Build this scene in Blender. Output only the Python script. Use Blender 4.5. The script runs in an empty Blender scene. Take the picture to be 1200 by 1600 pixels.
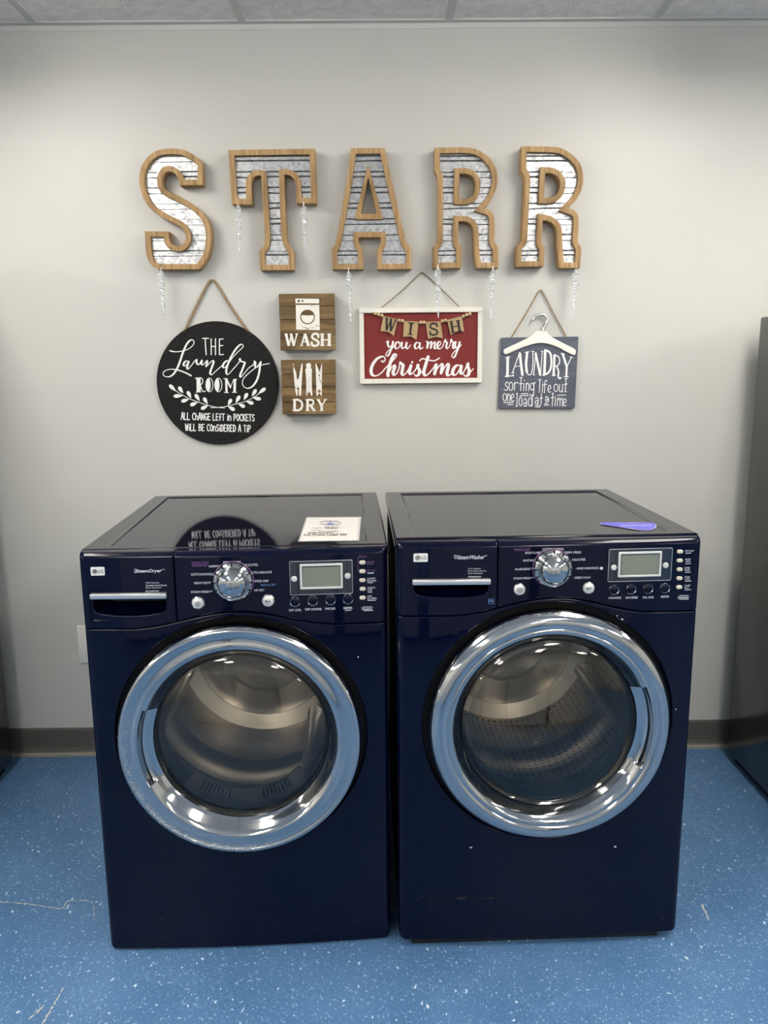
import bpy, bmesh, math, random
from mathutils import Vector, Matrix
from math import sin, cos, pi, radians, sqrt, hypot, atan2, exp

random.seed(7)
SC = bpy.context.scene
COL = SC.collection
D = bpy.data

# ------------------------------------------------------------------ camera
CAM_LOC = Vector((0.0, -2.6931, 1.3931))
YAW, PITCH, ROLL = radians(-0.353), radians(10.506), radians(-0.554)
FPX = 1227.9                                     # focal length in pixels of the 1200x1600 frame

def cam_axes():
    cy, sy = cos(YAW), sin(YAW)
    F = Vector((-sy*cos(PITCH), cy*cos(PITCH), -sin(PITCH)))
    r0 = Vector((cy, sy, 0)); u0 = r0.cross(F)
    return r0*cos(ROLL)+u0*sin(ROLL), u0*cos(ROLL)-r0*sin(ROLL), F
CR, CU, CF = cam_axes()
cam = D.objects.new('camera', D.cameras.new('camera')); COL.objects.link(cam)
cam.data.sensor_fit = 'VERTICAL'; cam.data.sensor_height = 32.0; cam.data.sensor_width = 24.0
cam.data.lens = FPX*32.0/1600.0
cam.data.clip_start = 0.05
cam.matrix_world = Matrix(((CR.x, CU.x, -CF.x, CAM_LOC.x), (CR.y, CU.y, -CF.y, CAM_LOC.y), (CR.z, CU.z, -CF.z, CAM_LOC.z), (0, 0, 0, 1)))
SC.camera = cam

# ------------------------------------------------------------------ world, exposure, lamps
W = D.worlds.new('world'); SC.world = W; W.use_nodes = True
W.node_tree.nodes['Background'].inputs[0].default_value = (0.5, 0.52, 0.55, 1)
W.node_tree.nodes['Background'].inputs[1].default_value = 0.02
SC.view_settings.view_transform = 'Standard'; SC.view_settings.look = 'None'
SC.view_settings.exposure = 0.0; SC.view_settings.gamma = 1.0; SC.view_settings.use_curve_mapping = False
LAMP_POWER = 21.0
LAMP_COLOUR = (1.0, 0.955, 0.88)
CEIL = 2.451
GRID = 0.642; GX0 = 0.232                       # ceiling grid pitch and one bar's position
LAMP_Y = (-1.19, -3.63, -6.07)
LAMP_X = (-4.584+0.642*0.0-0.0, -1.373, 1.195, 3.763)
try:
    SC.cycles.max_bounces = 10; SC.cycles.diffuse_bounces = 5; SC.cycles.glossy_bounces = 6
    SC.cycles.transmission_bounces = 8; SC.cycles.transparent_max_bounces = 12
    SC.cycles.caustics_reflective = False; SC.cycles.caustics_refractive = False
    SC.cycles.sample_clamp_indirect = 6.0
    SC.cycles.use_denoising = True
except Exception:
    pass

# ------------------------------------------------------------------ pixel rays (tracing helpers)
def ray(px, py):
    return CF + CR*((px-600)/FPX) - CU*((py-800)/FPX)
def on_wall(px, py, y=0.0):
    d = ray(px, py); t = (y-CAM_LOC.y)/d.y; p = CAM_LOC+d*t
    return (p.x, p.z)
def on_level(px, py, z=0.0):
    d = ray(px, py); t = (z-CAM_LOC.z)/d.z; p = CAM_LOC+d*t
    return (p.x, p.y)
def crop(ox, oy, s):
    return lambda x, y: (ox+x/s, oy+y/s)

# ------------------------------------------------------------------ materials
def mat(name, base=(.5, .5, .5), rough=.5, metal=0.0, spec=.5, coat=0.0, coat_rough=.03, coat_ior=1.5, emit=None, estr=0.0):
    m = D.materials.new(name); m.use_nodes = True
    b = m.node_tree.nodes['Principled BSDF']
    b.inputs['Base Color'].default_value = (*base, 1); b.inputs['Roughness'].default_value = rough
    b.inputs['Metallic'].default_value = metal; b.inputs['Specular IOR Level'].default_value = spec
    b.inputs['Coat Weight'].default_value = coat; b.inputs['Coat Roughness'].default_value = coat_rough
    b.inputs['Coat IOR'].default_value = coat_ior
    if emit:
        b.inputs['Emission Color'].default_value = (*emit, 1); b.inputs['Emission Strength'].default_value = estr
    return m
def nodes_of(m):
    nt = m.node_tree
    def N(t, **kw):
        n = nt.nodes.new(t)
        for k, v in kw.items():
            if k.startswith('i_'): n.inputs[k[2:]].default_value = v
            else: setattr(n, k, v)
        return n
    return nt, N, nt.links.new, nt.nodes['Principled BSDF']
def ramp(N, stops, interp='LINEAR'):
    r = N('ShaderNodeValToRGB'); cr = r.color_ramp; cr.interpolation = interp
    while len(cr.elements) < len(stops): cr.elements.new(0.5)
    for e, (p, c) in zip(cr.elements, stops):
        e.position = p; e.color = (*c, 1) if len(c) == 3 else c
    return r
def coords(N, L, scale=(1, 1, 1), rot=(0, 0, 0), kind='Object'):
    tc = N('ShaderNodeTexCoord'); mp = N('ShaderNodeMapping')
    mp.inputs['Scale'].default_value = scale; mp.inputs['Rotation'].default_value = rot
    L(tc.outputs[kind], mp.inputs[0]); return mp.outputs[0]

def wall_mat():
    m = mat('wall_paint', (.56, .555, .535), .38, spec=.36)
    nt, N, L, b = nodes_of(m)
    c = coords(N, L)
    n1 = N('ShaderNodeTexNoise', i_Scale=1.6, i_Detail=3.0)
    L(c, n1.inputs['Vector'])
    r = ramp(N, [(.35, (.555, .55, .515)), (.65, (.575, .568, .53))]); L(n1.outputs['Fac'], r.inputs[0]); L(r.outputs[0], b.inputs['Base Color'])
    n2 = N('ShaderNodeTexNoise', i_Scale=260.0, i_Detail=2.0); L(c, n2.inputs['Vector'])
    n3 = N('ShaderNodeTexNoise', i_Scale=7.0, i_Detail=2.0); L(c, n3.inputs['Vector'])
    ad = N('ShaderNodeMath', operation='MULTIPLY_ADD'); ad.inputs[1].default_value = 6.0
    L(n3.outputs['Fac'], ad.inputs[0]); L(n2.outputs['Fac'], ad.inputs[2])
    bp = N('ShaderNodeBump'); bp.inputs['Strength'].default_value = .12; bp.inputs['Distance'].default_value = .002
    L(ad.outputs[0], bp.inputs['Height']); L(bp.outputs[0], b.inputs['Normal'])
    return m
def floor_mat():
    m = mat('blue_vinyl', (.07, .17, .34), .38, spec=.4)
    nt, N, L, b = nodes_of(m)
    c = coords(N, L)
    base = N('ShaderNodeTexNoise', i_Scale=5.0, i_Detail=5.0, i_Roughness=.65); L(c, base.inputs['Vector'])
    r0 = ramp(N, [(.3, (.062, .148, .285)), (.7, (.092, .195, .36))]); L(base.outputs['Fac'], r0.inputs[0])
    def flecks(scale, sc, thr, dens, dscale, rot):
        cc = coords(N, L, sc, (0, 0, rot))
        nz = N('ShaderNodeTexNoise', i_Scale=scale*1.7, i_Detail=2.0); L(cc, nz.inputs['Vector'])
        mx = N('ShaderNodeMixRGB', blend_type='ADD'); mx.inputs[0].default_value = .9/scale
        L(cc, mx.inputs[1]); L(nz.outputs['Color'], mx.inputs[2])
        v = N('ShaderNodeTexVoronoi', i_Scale=scale, i_Randomness=1.0); L(mx.outputs[0], v.inputs['Vector'])
        lt = N('ShaderNodeMath', operation='LESS_THAN'); lt.inputs[1].default_value = thr; L(v.outputs['Distance'], lt.inputs[0])
        sep = N('ShaderNodeSeparateColor'); L(v.outputs['Color'], sep.inputs[0])
        g = N('ShaderNodeMath', operation='GREATER_THAN'); g.inputs[1].default_value = dens; L(sep.outputs[0], g.inputs[0])
        mu = N('ShaderNodeMath', operation='MULTIPLY'); L(lt.outputs[0], mu.inputs[0]); L(g.outputs[0], mu.inputs[1])
        return mu.outputs[0], sep.outputs[1]
    fine = N('ShaderNodeTexNoise', i_Scale=140.0, i_Detail=3.0, i_Roughness=.7); L(c, fine.inputs['Vector'])
    fr_ = ramp(N, [(.32, (.80, .82, .86)), (.68, (1.18, 1.16, 1.12))]); L(fine.outputs['Fac'], fr_.inputs[0])
    fm = N('ShaderNodeMixRGB', blend_type='MULTIPLY'); fm.inputs[0].default_value = 1; L(r0.outputs[0], fm.inputs[1]); L(fr_.outputs[0], fm.inputs[2])
    col = fm.outputs[0]
    for scale, sc, thr, dens, rot, cc_, amt in ((150, (1, .5, 1), .25, .62, .5, (.27, .42, .62), .75), (95, (.6, 1, 1), .20, .66, -.6, (.34, .48, .68), .75),
                                            (62, (1, .6, 1), .15, .70, .9, (.66, .76, .86), .9), (210, (1, .7, 1), .3, .62, .2, (.20, .33, .52), .7)):
        f, _ = flecks(scale, sc, thr, dens, 3, rot)
        mu = N('ShaderNodeMath', operation='MULTIPLY'); mu.inputs[1].default_value = amt; L(f, mu.inputs[0])
        mx = N('ShaderNodeMixRGB'); mx.inputs[2].default_value = (*cc_, 1); L(mu.outputs[0], mx.inputs[0]); L(col, mx.inputs[1]); col = mx.outputs[0]
    L(col, b.inputs['Base Color'])
    rr = ramp(N, [(.3, (.3, .3, .3)), (.7, (.46, .46, .46))]); L(base.outputs['Fac'], rr.inputs[0]); L(rr.outputs[0], b.inputs['Roughness'])
    return m
def ceiling_mat():
    m = mat('ceiling_tile', (.74, .71, .68), .9, spec=.1)
    nt, N, L, b = nodes_of(m)
    c = coords(N, L)
    v = N('ShaderNodeTexVoronoi', i_Scale=75.0); L(c, v.inputs['Vector'])
    n = N('ShaderNodeTexNoise', i_Scale=30.0, i_Detail=4.0); L(c, n.inputs['Vector'])
    r = ramp(N, [(.0, (.48, .44, .41)), (.13, (.58, .54, .50)), (.19, (.95, .91, .87))]); L(v.outputs['Distance'], r.inputs[0])
    r2 = ramp(N, [(.4, (.9, .9, .9)), (.6, (1, 1, 1))]); L(n.outputs['Fac'], r2.inputs[0])
    mx = N('ShaderNodeMixRGB', blend_type='MULTIPLY'); mx.inputs[0].default_value = 1; L(r.outputs[0], mx.inputs[1]); L(r2.outputs[0], mx.inputs[2])
    L(mx.outputs[0], b.inputs['Base Color'])
    return m
def wood_mat(name, cols, grain=(70, 70, 5), rough=.6, knots=0.0, blotch=1.5, swirl=.35):
    m = mat(name, cols[1], rough, spec=.25)
    nt, N, L, b = nodes_of(m)
    c = coords(N, L, grain, kind='Object')
    n = N('ShaderNodeTexNoise', i_Scale=1.0, i_Detail=5.0, i_Roughness=.6, i_Distortion=swirl); L(c, n.inputs['Vector'])
    r = ramp(N, [(.28, cols[0]), (.5, cols[1]), (.72, cols[2])]); L(n.outputs['Fac'], r.inputs[0])
    c2 = coords(N, L, (blotch*4, blotch*4, blotch*4))
    n2 = N('ShaderNodeTexNoise', i_Scale=1.0, i_Detail=3.0); L(c2, n2.inputs['Vector'])
    r2 = ramp(N, [(.3, (.72, .70, .66)), (.6, (1.05, 1.05, 1.05))]); L(n2.outputs['Fac'], r2.inputs[0])
    mx = N('ShaderNodeMixRGB', blend_type='MULTIPLY'); mx.inputs[0].default_value = 1; L(r.outputs[0], mx.inputs[1]); L(r2.outputs[0], mx.inputs[2])
    out = mx.outputs[0]
    if knots:
        v = N('ShaderNodeTexVoronoi', i_Scale=knots); L(coords(N, L), v.inputs['Vector'])
        r3 = ramp(N, [(.0, (.25, .16, .1)), (.07, (.45, .33, .25)), (.11, (1, 1, 1))]); L(v.outputs['Distance'], r3.inputs[0])
        m2 = N('ShaderNodeMixRGB', blend_type='MULTIPLY'); m2.inputs[0].default_value = .9; L(out, m2.inputs[1]); L(r3.outputs[0], m2.inputs[2]); out = m2.outputs[0]
    L(out, b.inputs['Base Color'])
    bp = N('ShaderNodeBump'); bp.inputs['Strength'].default_value = .25; bp.inputs['Distance'].default_value = .001
    L(n.outputs['Fac'], bp.inputs['Height']); L(bp.outputs[0], b.inputs['Normal'])
    return m
def galv_mat():
    m = mat('galvanized_steel', (.75, .76, .78), .42, metal=1.0)
    nt, N, L, b = nodes_of(m)
    c = coords(N, L, (1, 1, 1))
    v = N('ShaderNodeTexVoronoi', i_Scale=125.0); L(c, v.inputs['Vector'])
    sp = N('ShaderNodeSeparateColor'); L(v.outputs['Color'], sp.inputs[0])
    n = N('ShaderNodeTexNoise', i_Scale=110.0, i_Detail=4.0); L(c, n.inputs['Vector'])
    ad = N('ShaderNodeMath', operation='MULTIPLY_ADD'); ad.inputs[1].default_value = .55
    L(sp.outputs[0], ad.inputs[0]); L(n.outputs['Fac'], ad.inputs[2])
    r = ramp(N, [(.35, (.29, .295, .31)), (.72, (.44, .445, .455)), (1.05, (.54, .54, .54))]); L(ad.outputs[0], r.inputs[0]); L(r.outputs[0], b.inputs['Base Color'])
    rr = ramp(N, [(.4, (.56,)*3), (1, (.34,)*3)]); L(ad.outputs[0], rr.inputs[0]); L(rr.outputs[0], b.inputs['Roughness'])
    bp = N('ShaderNodeBump'); bp.inputs['Strength'].default_value = .22; bp.inputs['Distance'].default_value = .0012
    L(n.outputs['Fac'], bp.inputs['Height']); L(bp.outputs[0], b.inputs['Normal'])
    return m
def rope_mat(name, c0, c1):
    m = mat(name, c0, .9, spec=.1)
    nt, N, L, b = nodes_of(m)
    n = N('ShaderNodeTexNoise', i_Scale=350.0, i_Detail=3.0); L(coords(N, L), n.inputs['Vector'])
    r = ramp(N, [(.3, c0), (.7, c1)]); L(n.outputs['Fac'], r.inputs[0]); L(r.outputs[0], b.inputs['Base Color'])
    return m
def speckle_mat(name, a, bcol, scale, rough=.55, thr=.6, spec=.3, stretch=(1, 1, 1)):
    m = mat(name, a, rough, spec=spec)
    nt, N, L, b = nodes_of(m)
    n = N('ShaderNodeTexNoise', i_Scale=scale, i_Detail=5.0, i_Roughness=.7); L(coords(N, L, stretch), n.inputs['Vector'])
    r = ramp(N, [(thr, a), (thr+.06, bcol)]); L(n.outputs['Fac'], r.inputs[0]); L(r.outputs[0], b.inputs['Base Color'])
    return m
def tinted_glass(name, tint, ior=1.78):
    m = D.materials.new(name); m.use_nodes = True
    nt = m.node_tree; nt.nodes.clear()
    o = nt.nodes.new('ShaderNodeOutputMaterial'); mx = nt.nodes.new('ShaderNodeMixShader')
    t = nt.nodes.new('ShaderNodeBsdfTransparent'); t.inputs[0].default_value = (*tint, 1)
    g = nt.nodes.new('ShaderNodeBsdfGlossy'); g.inputs['Roughness'].default_value = .02
    f = nt.nodes.new('ShaderNodeFresnel'); f.inputs[0].default_value = ior
    nt.links.new(f.outputs[0], mx.inputs[0]); nt.links.new(t.outputs[0], mx.inputs[1]); nt.links.new(g.outputs[0], mx.inputs[2])
    nt.links.new(mx.outputs[0], o.inputs[0]); return m
def ice_mat():
    m = mat('clear_ice_plastic', (.93, .94, .95), .12, metal=.25, spec=.8)
    nt, N, L, b = nodes_of(m)
    t = N('ShaderNodeBsdfTransparent'); t.inputs[0].default_value = (.97, .98, .98, 1)
    mx = N('ShaderNodeMixShader'); mx.inputs[0].default_value = .42
    L(t.outputs[0], mx.inputs[1]); L(b.outputs[0], mx.inputs[2]); L(mx.outputs[0], nt.nodes['Material Output'].inputs[0])
    return m
def drum_mat(holes):
    m = mat('drum_steel', (.62, .60, .57), .28, metal=1.0)
    if holes:
        nt, N, L, b = nodes_of(m)
        tc = N('ShaderNodeTexCoord'); sx = N('ShaderNodeSeparateXYZ'); L(tc.outputs['Object'], sx.inputs[0])
        at = N('ShaderNodeMath', operation='ARCTAN2'); L(sx.outputs['X'], at.inputs[0]); L(sx.outputs['Z'], at.inputs[1])
        sc = N('ShaderNodeMath', operation='MULTIPLY'); sc.inputs[1].default_value = .26; L(at.outputs[0], sc.inputs[0])
        cb = N('ShaderNodeCombineXYZ'); L(sc.outputs[0], cb.inputs[0]); L(sx.outputs['Y'], cb.inputs[1])
        v = N('ShaderNodeTexVoronoi', i_Scale=55.0, i_Randomness=.0); L(cb.outputs[0], v.inputs['Vector'])
        r = ramp(N, [(.18, (.03, .03, .03)), (.24, (.62, .60, .57))]); L(v.outputs['Distance'], r.inputs[0])
        c2 = N('ShaderNodeCombineXYZ'); L(sx.outputs['X'], c2.inputs[0]); L(sx.outputs['Z'], c2.inputs[1])
        ln = N('ShaderNodeVectorMath', operation='LENGTH'); L(c2.outputs[0], ln.inputs[0])
        g = N('ShaderNodeMath', operation='GREATER_THAN'); g.inputs[1].default_value = .246; L(ln.outputs['Value'], g.inputs[0])
        mx = N('ShaderNodeMixRGB'); mx.inputs[1].default_value = (.62, .60, .57, 1); L(g.outputs[0], mx.inputs[0]); L(r.outputs[0], mx.inputs[2]); L(mx.outputs[0], b.inputs['Base Color'])
    return m
def chrome_residue_mat():
    m = mat('chrome_with_residue', (.51, .515, .52), .06, metal=1.0)
    nt, N, L, b = nodes_of(m)
    tc = N('ShaderNodeTexCoord'); sx = N('ShaderNodeSeparateXYZ'); L(tc.outputs['Object'], sx.inputs[0])
    # residue clings to the lower left arc of the ring's flat face
    dx = N('ShaderNodeMath', operation='MULTIPLY'); dx.inputs[1].default_value = -.75; L(sx.outputs['X'], dx.inputs[0])
    dz = N('ShaderNodeMath', operation='MULTIPLY_ADD'); dz.inputs[1].default_value = -.8; L(sx.outputs['Z'], dz.inputs[0]); L(dx.outputs[0], dz.inputs[2])
    mk = N('ShaderNodeMapRange'); mk.inputs['From Min'].default_value = .06; mk.inputs['From Max'].default_value = .2; L(dz.outputs[0], mk.inputs['Value'])
    n = N('ShaderNodeTexNoise', i_Scale=190.0, i_Detail=3.0, i_Roughness=.6); L(tc.outputs['Object'], n.inputs['Vector'])
    mr = N('ShaderNodeMapRange'); mr.inputs['From Min'].default_value = .47; mr.inputs['From Max'].default_value = .53; L(n.outputs['Fac'], mr.inputs['Value'])
    mu0 = N('ShaderNodeMath', operation='MULTIPLY'); L(mr.outputs[0], mu0.inputs[0]); L(mk.outputs[0], mu0.inputs[1])
    cb = N('ShaderNodeCombineXYZ'); L(sx.outputs['X'], cb.inputs[0]); L(sx.outputs['Z'], cb.inputs[1])
    ln = N('ShaderNodeVectorMath', operation='LENGTH'); L(cb.outputs[0], ln.inputs[0])
    rm = N('ShaderNodeMapRange'); rm.inputs['From Min'].default_value = .248; rm.inputs['From Max'].default_value = .256; L(ln.outputs['Value'], rm.inputs['Value'])
    mu = N('ShaderNodeMath', operation='MULTIPLY'); L(mu0.outputs[0], mu.inputs[0]); L(rm.outputs[0], mu.inputs[1])
    bp = N('ShaderNodeBump'); bp.inputs['Strength'].default_value = .35; bp.inputs['Distance'].default_value = .0009
    L(mu.outputs[0], bp.inputs['Height']); L(bp.outputs[0], b.inputs['Normal'])
    r = ramp(N, [(0, (.07,)*3), (1, (.3,)*3)]); L(mu.outputs[0], r.inputs[0]); L(r.outputs[0], b.inputs['Roughness'])
    return m

M = dict(
    wall=wall_mat(), floor=floor_mat(), ceiling=ceiling_mat(),
    grid=mat('grid_metal', (.62, .61, .58), .5), lamp_frame=mat('lamp_frame', (.8, .8, .78), .4),
    lamp=mat('lamp_diffuser', (.9, .9, .9), .5, emit=LAMP_COLOUR, estr=LAMP_POWER),
    cove=mat('cove_base', (.100, .096, .088), .5, spec=.3), caulk=mat('base_toe', (.30, .28, .22), .6),
    scuff=speckle_mat('scuff_wear', (.62, .58, .45), (.30, .36, .42), 140, .7, .52),
    black_appliance=mat('black_appliance', (.013, .014, .011), .18, spec=.38),
    dark_handle=mat('dark_handle', (.05, .05, .05), .3, metal=.6),
    rim=wood_mat('tan_wood', ((.23, .135, .058), (.40, .255, .12), (.50, .345, .18)), (95, 95, 6), .62),
    galv=galv_mat(), ice=ice_mat(),
    plank=wood_mat('stained_planks', ((.075, .045, .018), (.165, .105, .045), (.30, .20, .09)), (7, 60, 55), .55, knots=7.0, blotch=2.6),
    plank_end=mat('plank_edge', (.10, .075, .05), .8),
    cream_paint=speckle_mat('worn_cream_paint', (.86, .83, .76), (.22, .15, .08), 85, .7, .63, stretch=(.5, 1, 1.4)),
    white_paint=mat('white_paint', (.88, .88, .86), .55),
    black_board=speckle_mat('black_board', (.016, .015, .015), (.022, .021, .021), 60, .6, .5, spec=.08, stretch=(1, 1, 8)),
    black_edge=mat('board_edge', (.10, .08, .06), .7),
    red_board=speckle_mat('red_board', (.185, .019, .016), (.27, .06, .05), 55, .55, .66, stretch=(.25, 1, 5)),
    cream_frame=speckle_mat('cream_frame', (.80, .765, .68), (.66, .62, .54), 60, .6, .62, stretch=(.4, 1, 1)),
    slate_board=speckle_mat('slate_blue_board', (.085, .094, .125), (.11, .12, .155), 40, .5, .5, stretch=(.5, 1, 4)),
    slate_edge=mat('slate_edge', (.06, .065, .09), .6),
    hanger=mat('ivory_hanger', (.84, .82, .74), .4), hook=mat('silvered_hook', (.72, .72, .70), .25, metal=.7),
    jute=rope_mat('jute_rope', (.24, .165, .095), (.44, .33, .20)), twine=rope_mat('thin_twine', (.18, .125, .07), (.34, .25, .15)),
    burlap=rope_mat('burlap', (.36, .25, .13), (.50, .37, .21)), bead=mat('wood_bead', (.55, .40, .22), .55),
    ink=mat('black_ink', (.012, .01, .01), .7),
    navy=mat('navy_plastic', (.0012, .0022, .0145), .35, spec=.0, coat=1.0, coat_rough=.03, coat_ior=1.34), navy_lid=mat('navy_enamel', (.0010, .0018, .0100), .35, spec=.0, coat=1.0, coat_rough=.035, coat_ior=1.46),
    navy_side=mat('navy_cabinet', (.004, .006, .022), .6, spec=.12),
    seam=mat('black_gap', (.003, .003, .004), .6, spec=.2), black_plastic=mat('black_plastic', (.01, .01, .011), .45, spec=.3),
    chrome=mat('chrome', (.51, .515, .52), .045, metal=1.0), chrome_res=chrome_residue_mat(),
    satin=mat('satin_silver', (.72, .72, .71), .28, metal=.85),
    glass=tinted_glass('smoked_door_glass', (.82, .78, .70)), bowl=tinted_glass('inner_bowl_glass', (.84, .83, .81), 1.22),
    drum=drum_mat(False), drum_holes=drum_mat(True), bulk=mat('beige_bulkhead', (.50, .47, .39), .5), gasket=mat('grey_gasket', (.16, .16, .155), .5),
    lcd=mat('lcd_grey_green', (.20, .22, .175), .25), display_back=mat('display_surround', (.012, .013, .022), .12, coat=1.0),
    silver_button=mat('silver_button', (.78, .76, .72), .3, metal=.35), ivory_button=mat('champagne_button', (.72, .66, .52), .3, metal=.2),
    badge=mat('badge_white', (.80, .79, .75), .4), print_white=mat('print_white', (.78, .79, .82), .5), print_purple=mat('print_purple', (.20, .085, .25), .5),
    print_blue=mat('print_blue', (.12, .25, .50), .5), logo=mat('logo_grey', (.09, .085, .085), .5),
    paper=mat('notice_paper', (.66, .635, .60), .7), sleeve=mat('clear_sleeve', (.55, .55, .54), .15), scrawl=mat('notice_print', (.05, .04, .05), .7), scrawl_blue=mat('notice_blue', (.24, .26, .48), .7),
    sticker=mat('sticker_blue', (.095, .085, .52), .35), sticker_edge=mat('sticker_white', (.80, .80, .86), .4),
    plate=mat('white_plate', (.78, .77, .73), .4), white_enamel=mat('white_enamel', (.80, .80, .78), .2), chip=mat('chip_white', (.7, .72, .75), .6),
)

# ------------------------------------------------------------------ object helpers
def link(name, me, mats=(), parent=None):
    o = D.objects.new(name, me); COL.objects.link(o)
    if me is not None:
        for m in (mats if isinstance(mats, (list, tuple)) else [mats]): me.materials.append(M[m])
    if parent: o.parent = parent
    return o
def tag(o, label=None, cat=None, group=None, kind=None):
    for k, v in (('label', label), ('category', cat), ('group', group), ('kind', kind)):
        if v: o[k] = v
    return o
def empty(name, loc, label, cat, group=None, rz=0):
    o = D.objects.new(name, None); COL.objects.link(o); o.location = loc; o.rotation_euler = (0, 0, rz); o.empty_display_size = .1
    return tag(o, label, cat, group)
def finish(bm, name, mats, parent=None, smooth=None, wn=False, origin=None):
    bmesh.ops.remove_doubles(bm, verts=bm.verts, dist=1e-6)
    me = D.meshes.new(name)
    if origin is not None:
        bmesh.ops.translate(bm, verts=bm.verts, vec=-Vector(origin))
    bm.to_mesh(me); bm.free()
    if smooth is not None:
        for p in me.polygons: p.use_smooth = True
        me.set_sharp_from_angle(angle=radians(smooth))
    o = link(name, me, mats, parent)
    if origin is not None: o.location = origin
    if wn:
        w = o.modifiers.new('wn', 'WEIGHTED_NORMAL'); w.keep_sharp = True; w.weight = 80
    return o
def box(bm, x0, x1, y0, y1, z0, z1, bevel=0, seg=2, mi=0, skip=()):
    v = [bm.verts.new((x, y, z)) for x in (x0, x1) for y in (y0, y1) for z in (z0, z1)]
    fs = {'-x': (0, 1, 3, 2), '+x': (4, 6, 7, 5), '-y': (0, 4, 5, 1), '+y': (2, 3, 7, 6), '-z': (0, 2, 6, 4), '+z': (1, 5, 7, 3)}
    faces = []
    for k, f in fs.items():
        if k in skip: continue
        fc = bm.faces.new([v[i] for i in f]); fc.material_index = mi; faces.append(fc)
    if bevel:
        es = list({e for f in faces for e in f.edges})
        bmesh.ops.bevel(bm, geom=es, offset=bevel, segments=seg, affect='EDGES', profile=.5, clamp_overlap=True, material=-1)
    return faces
def lathe(bm, prof, n=48, centre=(0, 0, 0), axis='y', mi=0, a0=0, a1=2*pi, close=True):
    """prof: (radius, protrusion towards the viewer)."""
    rings = []
    full = abs(a1-a0-2*pi) < 1e-6
    m = n if full else n+1
    for r, p in prof:
        ring = []
        for i in range(m):
            a = a0+(a1-a0)*i/n
            if axis == 'y': q = (centre[0]+r*cos(a), centre[1]-p, centre[2]+r*sin(a))
            else: q = (centre[0]+r*cos(a), centre[1]+r*sin(a), centre[2]+p)
            ring.append(bm.verts.new(q))
            if r < 1e-7: break
        rings.append(ring)
    for A, B in zip(rings, rings[1:]):
        for i in range(n):
            j = (i+1) % m if full else i+1
            a, b_, c, d = A[i % len(A)], A[j % len(A)], B[j % len(B)], B[i % len(B)]
            vs = []
            for q in (a, b_, c, d):
                if q not in vs: vs.append(q)
            if len(vs) > 2:
                try: f = bm.faces.new(vs); f.material_index = mi
                except ValueError: pass
    return rings
def tube(bm, pts, r, n=8, mi=0, cap=True):
    pts = [Vector(p) for p in pts]; rs = r if isinstance(r, (list, tuple)) else [r]*len(pts)
    t0 = (pts[1]-pts[0]).normalized(); up = Vector((0, 1, 0)) if abs(t0.y) < .9 else Vector((1, 0, 0))
    nrm = (up-t0*up.dot(t0)).normalized(); rings = []
    for i, p in enumerate(pts):
        t = (pts[min(i+1, len(pts)-1)]-pts[max(i-1, 0)]).normalized()
        nrm = (nrm-t*nrm.dot(t)).normalized(); bn = t.cross(nrm)
        rings.append([bm.verts.new(p+(nrm*cos(2*pi*k/n)+bn*sin(2*pi*k/n))*rs[i]) for k in range(n)])
    for A, B in zip(rings, rings[1:]):
        for k in range(n):
            f = bm.faces.new((A[k], A[(k+1) % n], B[(k+1) % n], B[k])); f.material_index = mi
    if cap:
        for R_ in (rings[0][::-1], rings[-1]):
            f = bm.faces.new(R_); f.material_index = mi
def spline(pts, per=6, closed=False):
    """Catmull-Rom through 2D or 3D points."""
    P = [Vector(p) for p in pts]; n = len(P); out = []
    if n < 3: return P
    rng = n if closed else n-1
    for i in range(rng):
        p1, p2 = P[i], P[(i+1) % n]
        p0 = P[i-1] if (closed or i > 0) else p1*2-p2
        p3 = P[(i+2) % n] if (closed or i+2 < n) else p2*2-p1
        for k in range(per):
            t = k/per
            out.append(.5*((2*p1)+(p2-p0)*t+(2*p0-5*p1+4*p2-p3)*t*t+(3*p1-p0-3*p2+p3)*t**3))
    if not closed: out.append(P[-1])
    return out
def mixed_outline(pts, per=6):
    """Closed outline; points (x, y, 'c') are sharp corners, runs between corners are splined."""
    n = len(pts); ci = [i for i, p in enumerate(pts) if len(p) == 3]
    if not ci: return [(p.x, p.y) for p in spline([p[:2] for p in pts], per, True)]
    out = []
    for a, b_ in zip(ci, ci[1:]+[ci[0]+n]):
        run = [pts[i % n][:2] for i in range(a, b_+1)]
        s = spline(run, per) if len(run) > 2 else [Vector(run[0]), Vector(run[1])]
        out += [(p.x, p.y) for p in s[:-1]]
    return out
def area(poly):
    return .5*sum(a[0]*b_[1]-b_[0]*a[1] for a, b_ in zip(poly, poly[1:]+poly[:1]))
def inset(poly, d):
    """Offset a closed polygon inwards by d (outwards if negative) with mitred corners."""
    s = 1 if area(poly) > 0 else -1; n = len(poly); out = []
    for i in range(n):
        p0, p1, p2 = Vector(poly[i-1]), Vector(poly[i]), Vector(poly[(i+1) % n])
        e1, e2 = (p1-p0), (p2-p1)
        if e1.length < 1e-9 or e2.length < 1e-9: continue
        e1.normalize(); e2.normalize()
        n1 = Vector((-e1.y, e1.x))*s; n2 = Vector((-e2.y, e2.x))*s
        k = n1+n2
        if k.length < 1e-6: k = n1
        k.normalize(); c = max(.42, k.dot(n1))
        out.append(tuple(p1+k*(d/c)))
    return out
def clean_loop(poly, d):
    """Drop the small fold-backs an inset leaves behind: keep points far enough from their neighbours' backtracking."""
    out = list(poly); changed = True
    while changed and len(out) > 8:
        changed = False
        for i in range(len(out)):
            a, b_, c = Vector(out[i-1]), Vector(out[i]), Vector(out[(i+1) % len(out)])
            if (b_-a).length < 1e-7 or (b_-a).dot(c-b_) < -.3*(b_-a).length*(c-b_).length and (b_-a).length < d:
                out.pop(i); changed = True; break
    return out
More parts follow.
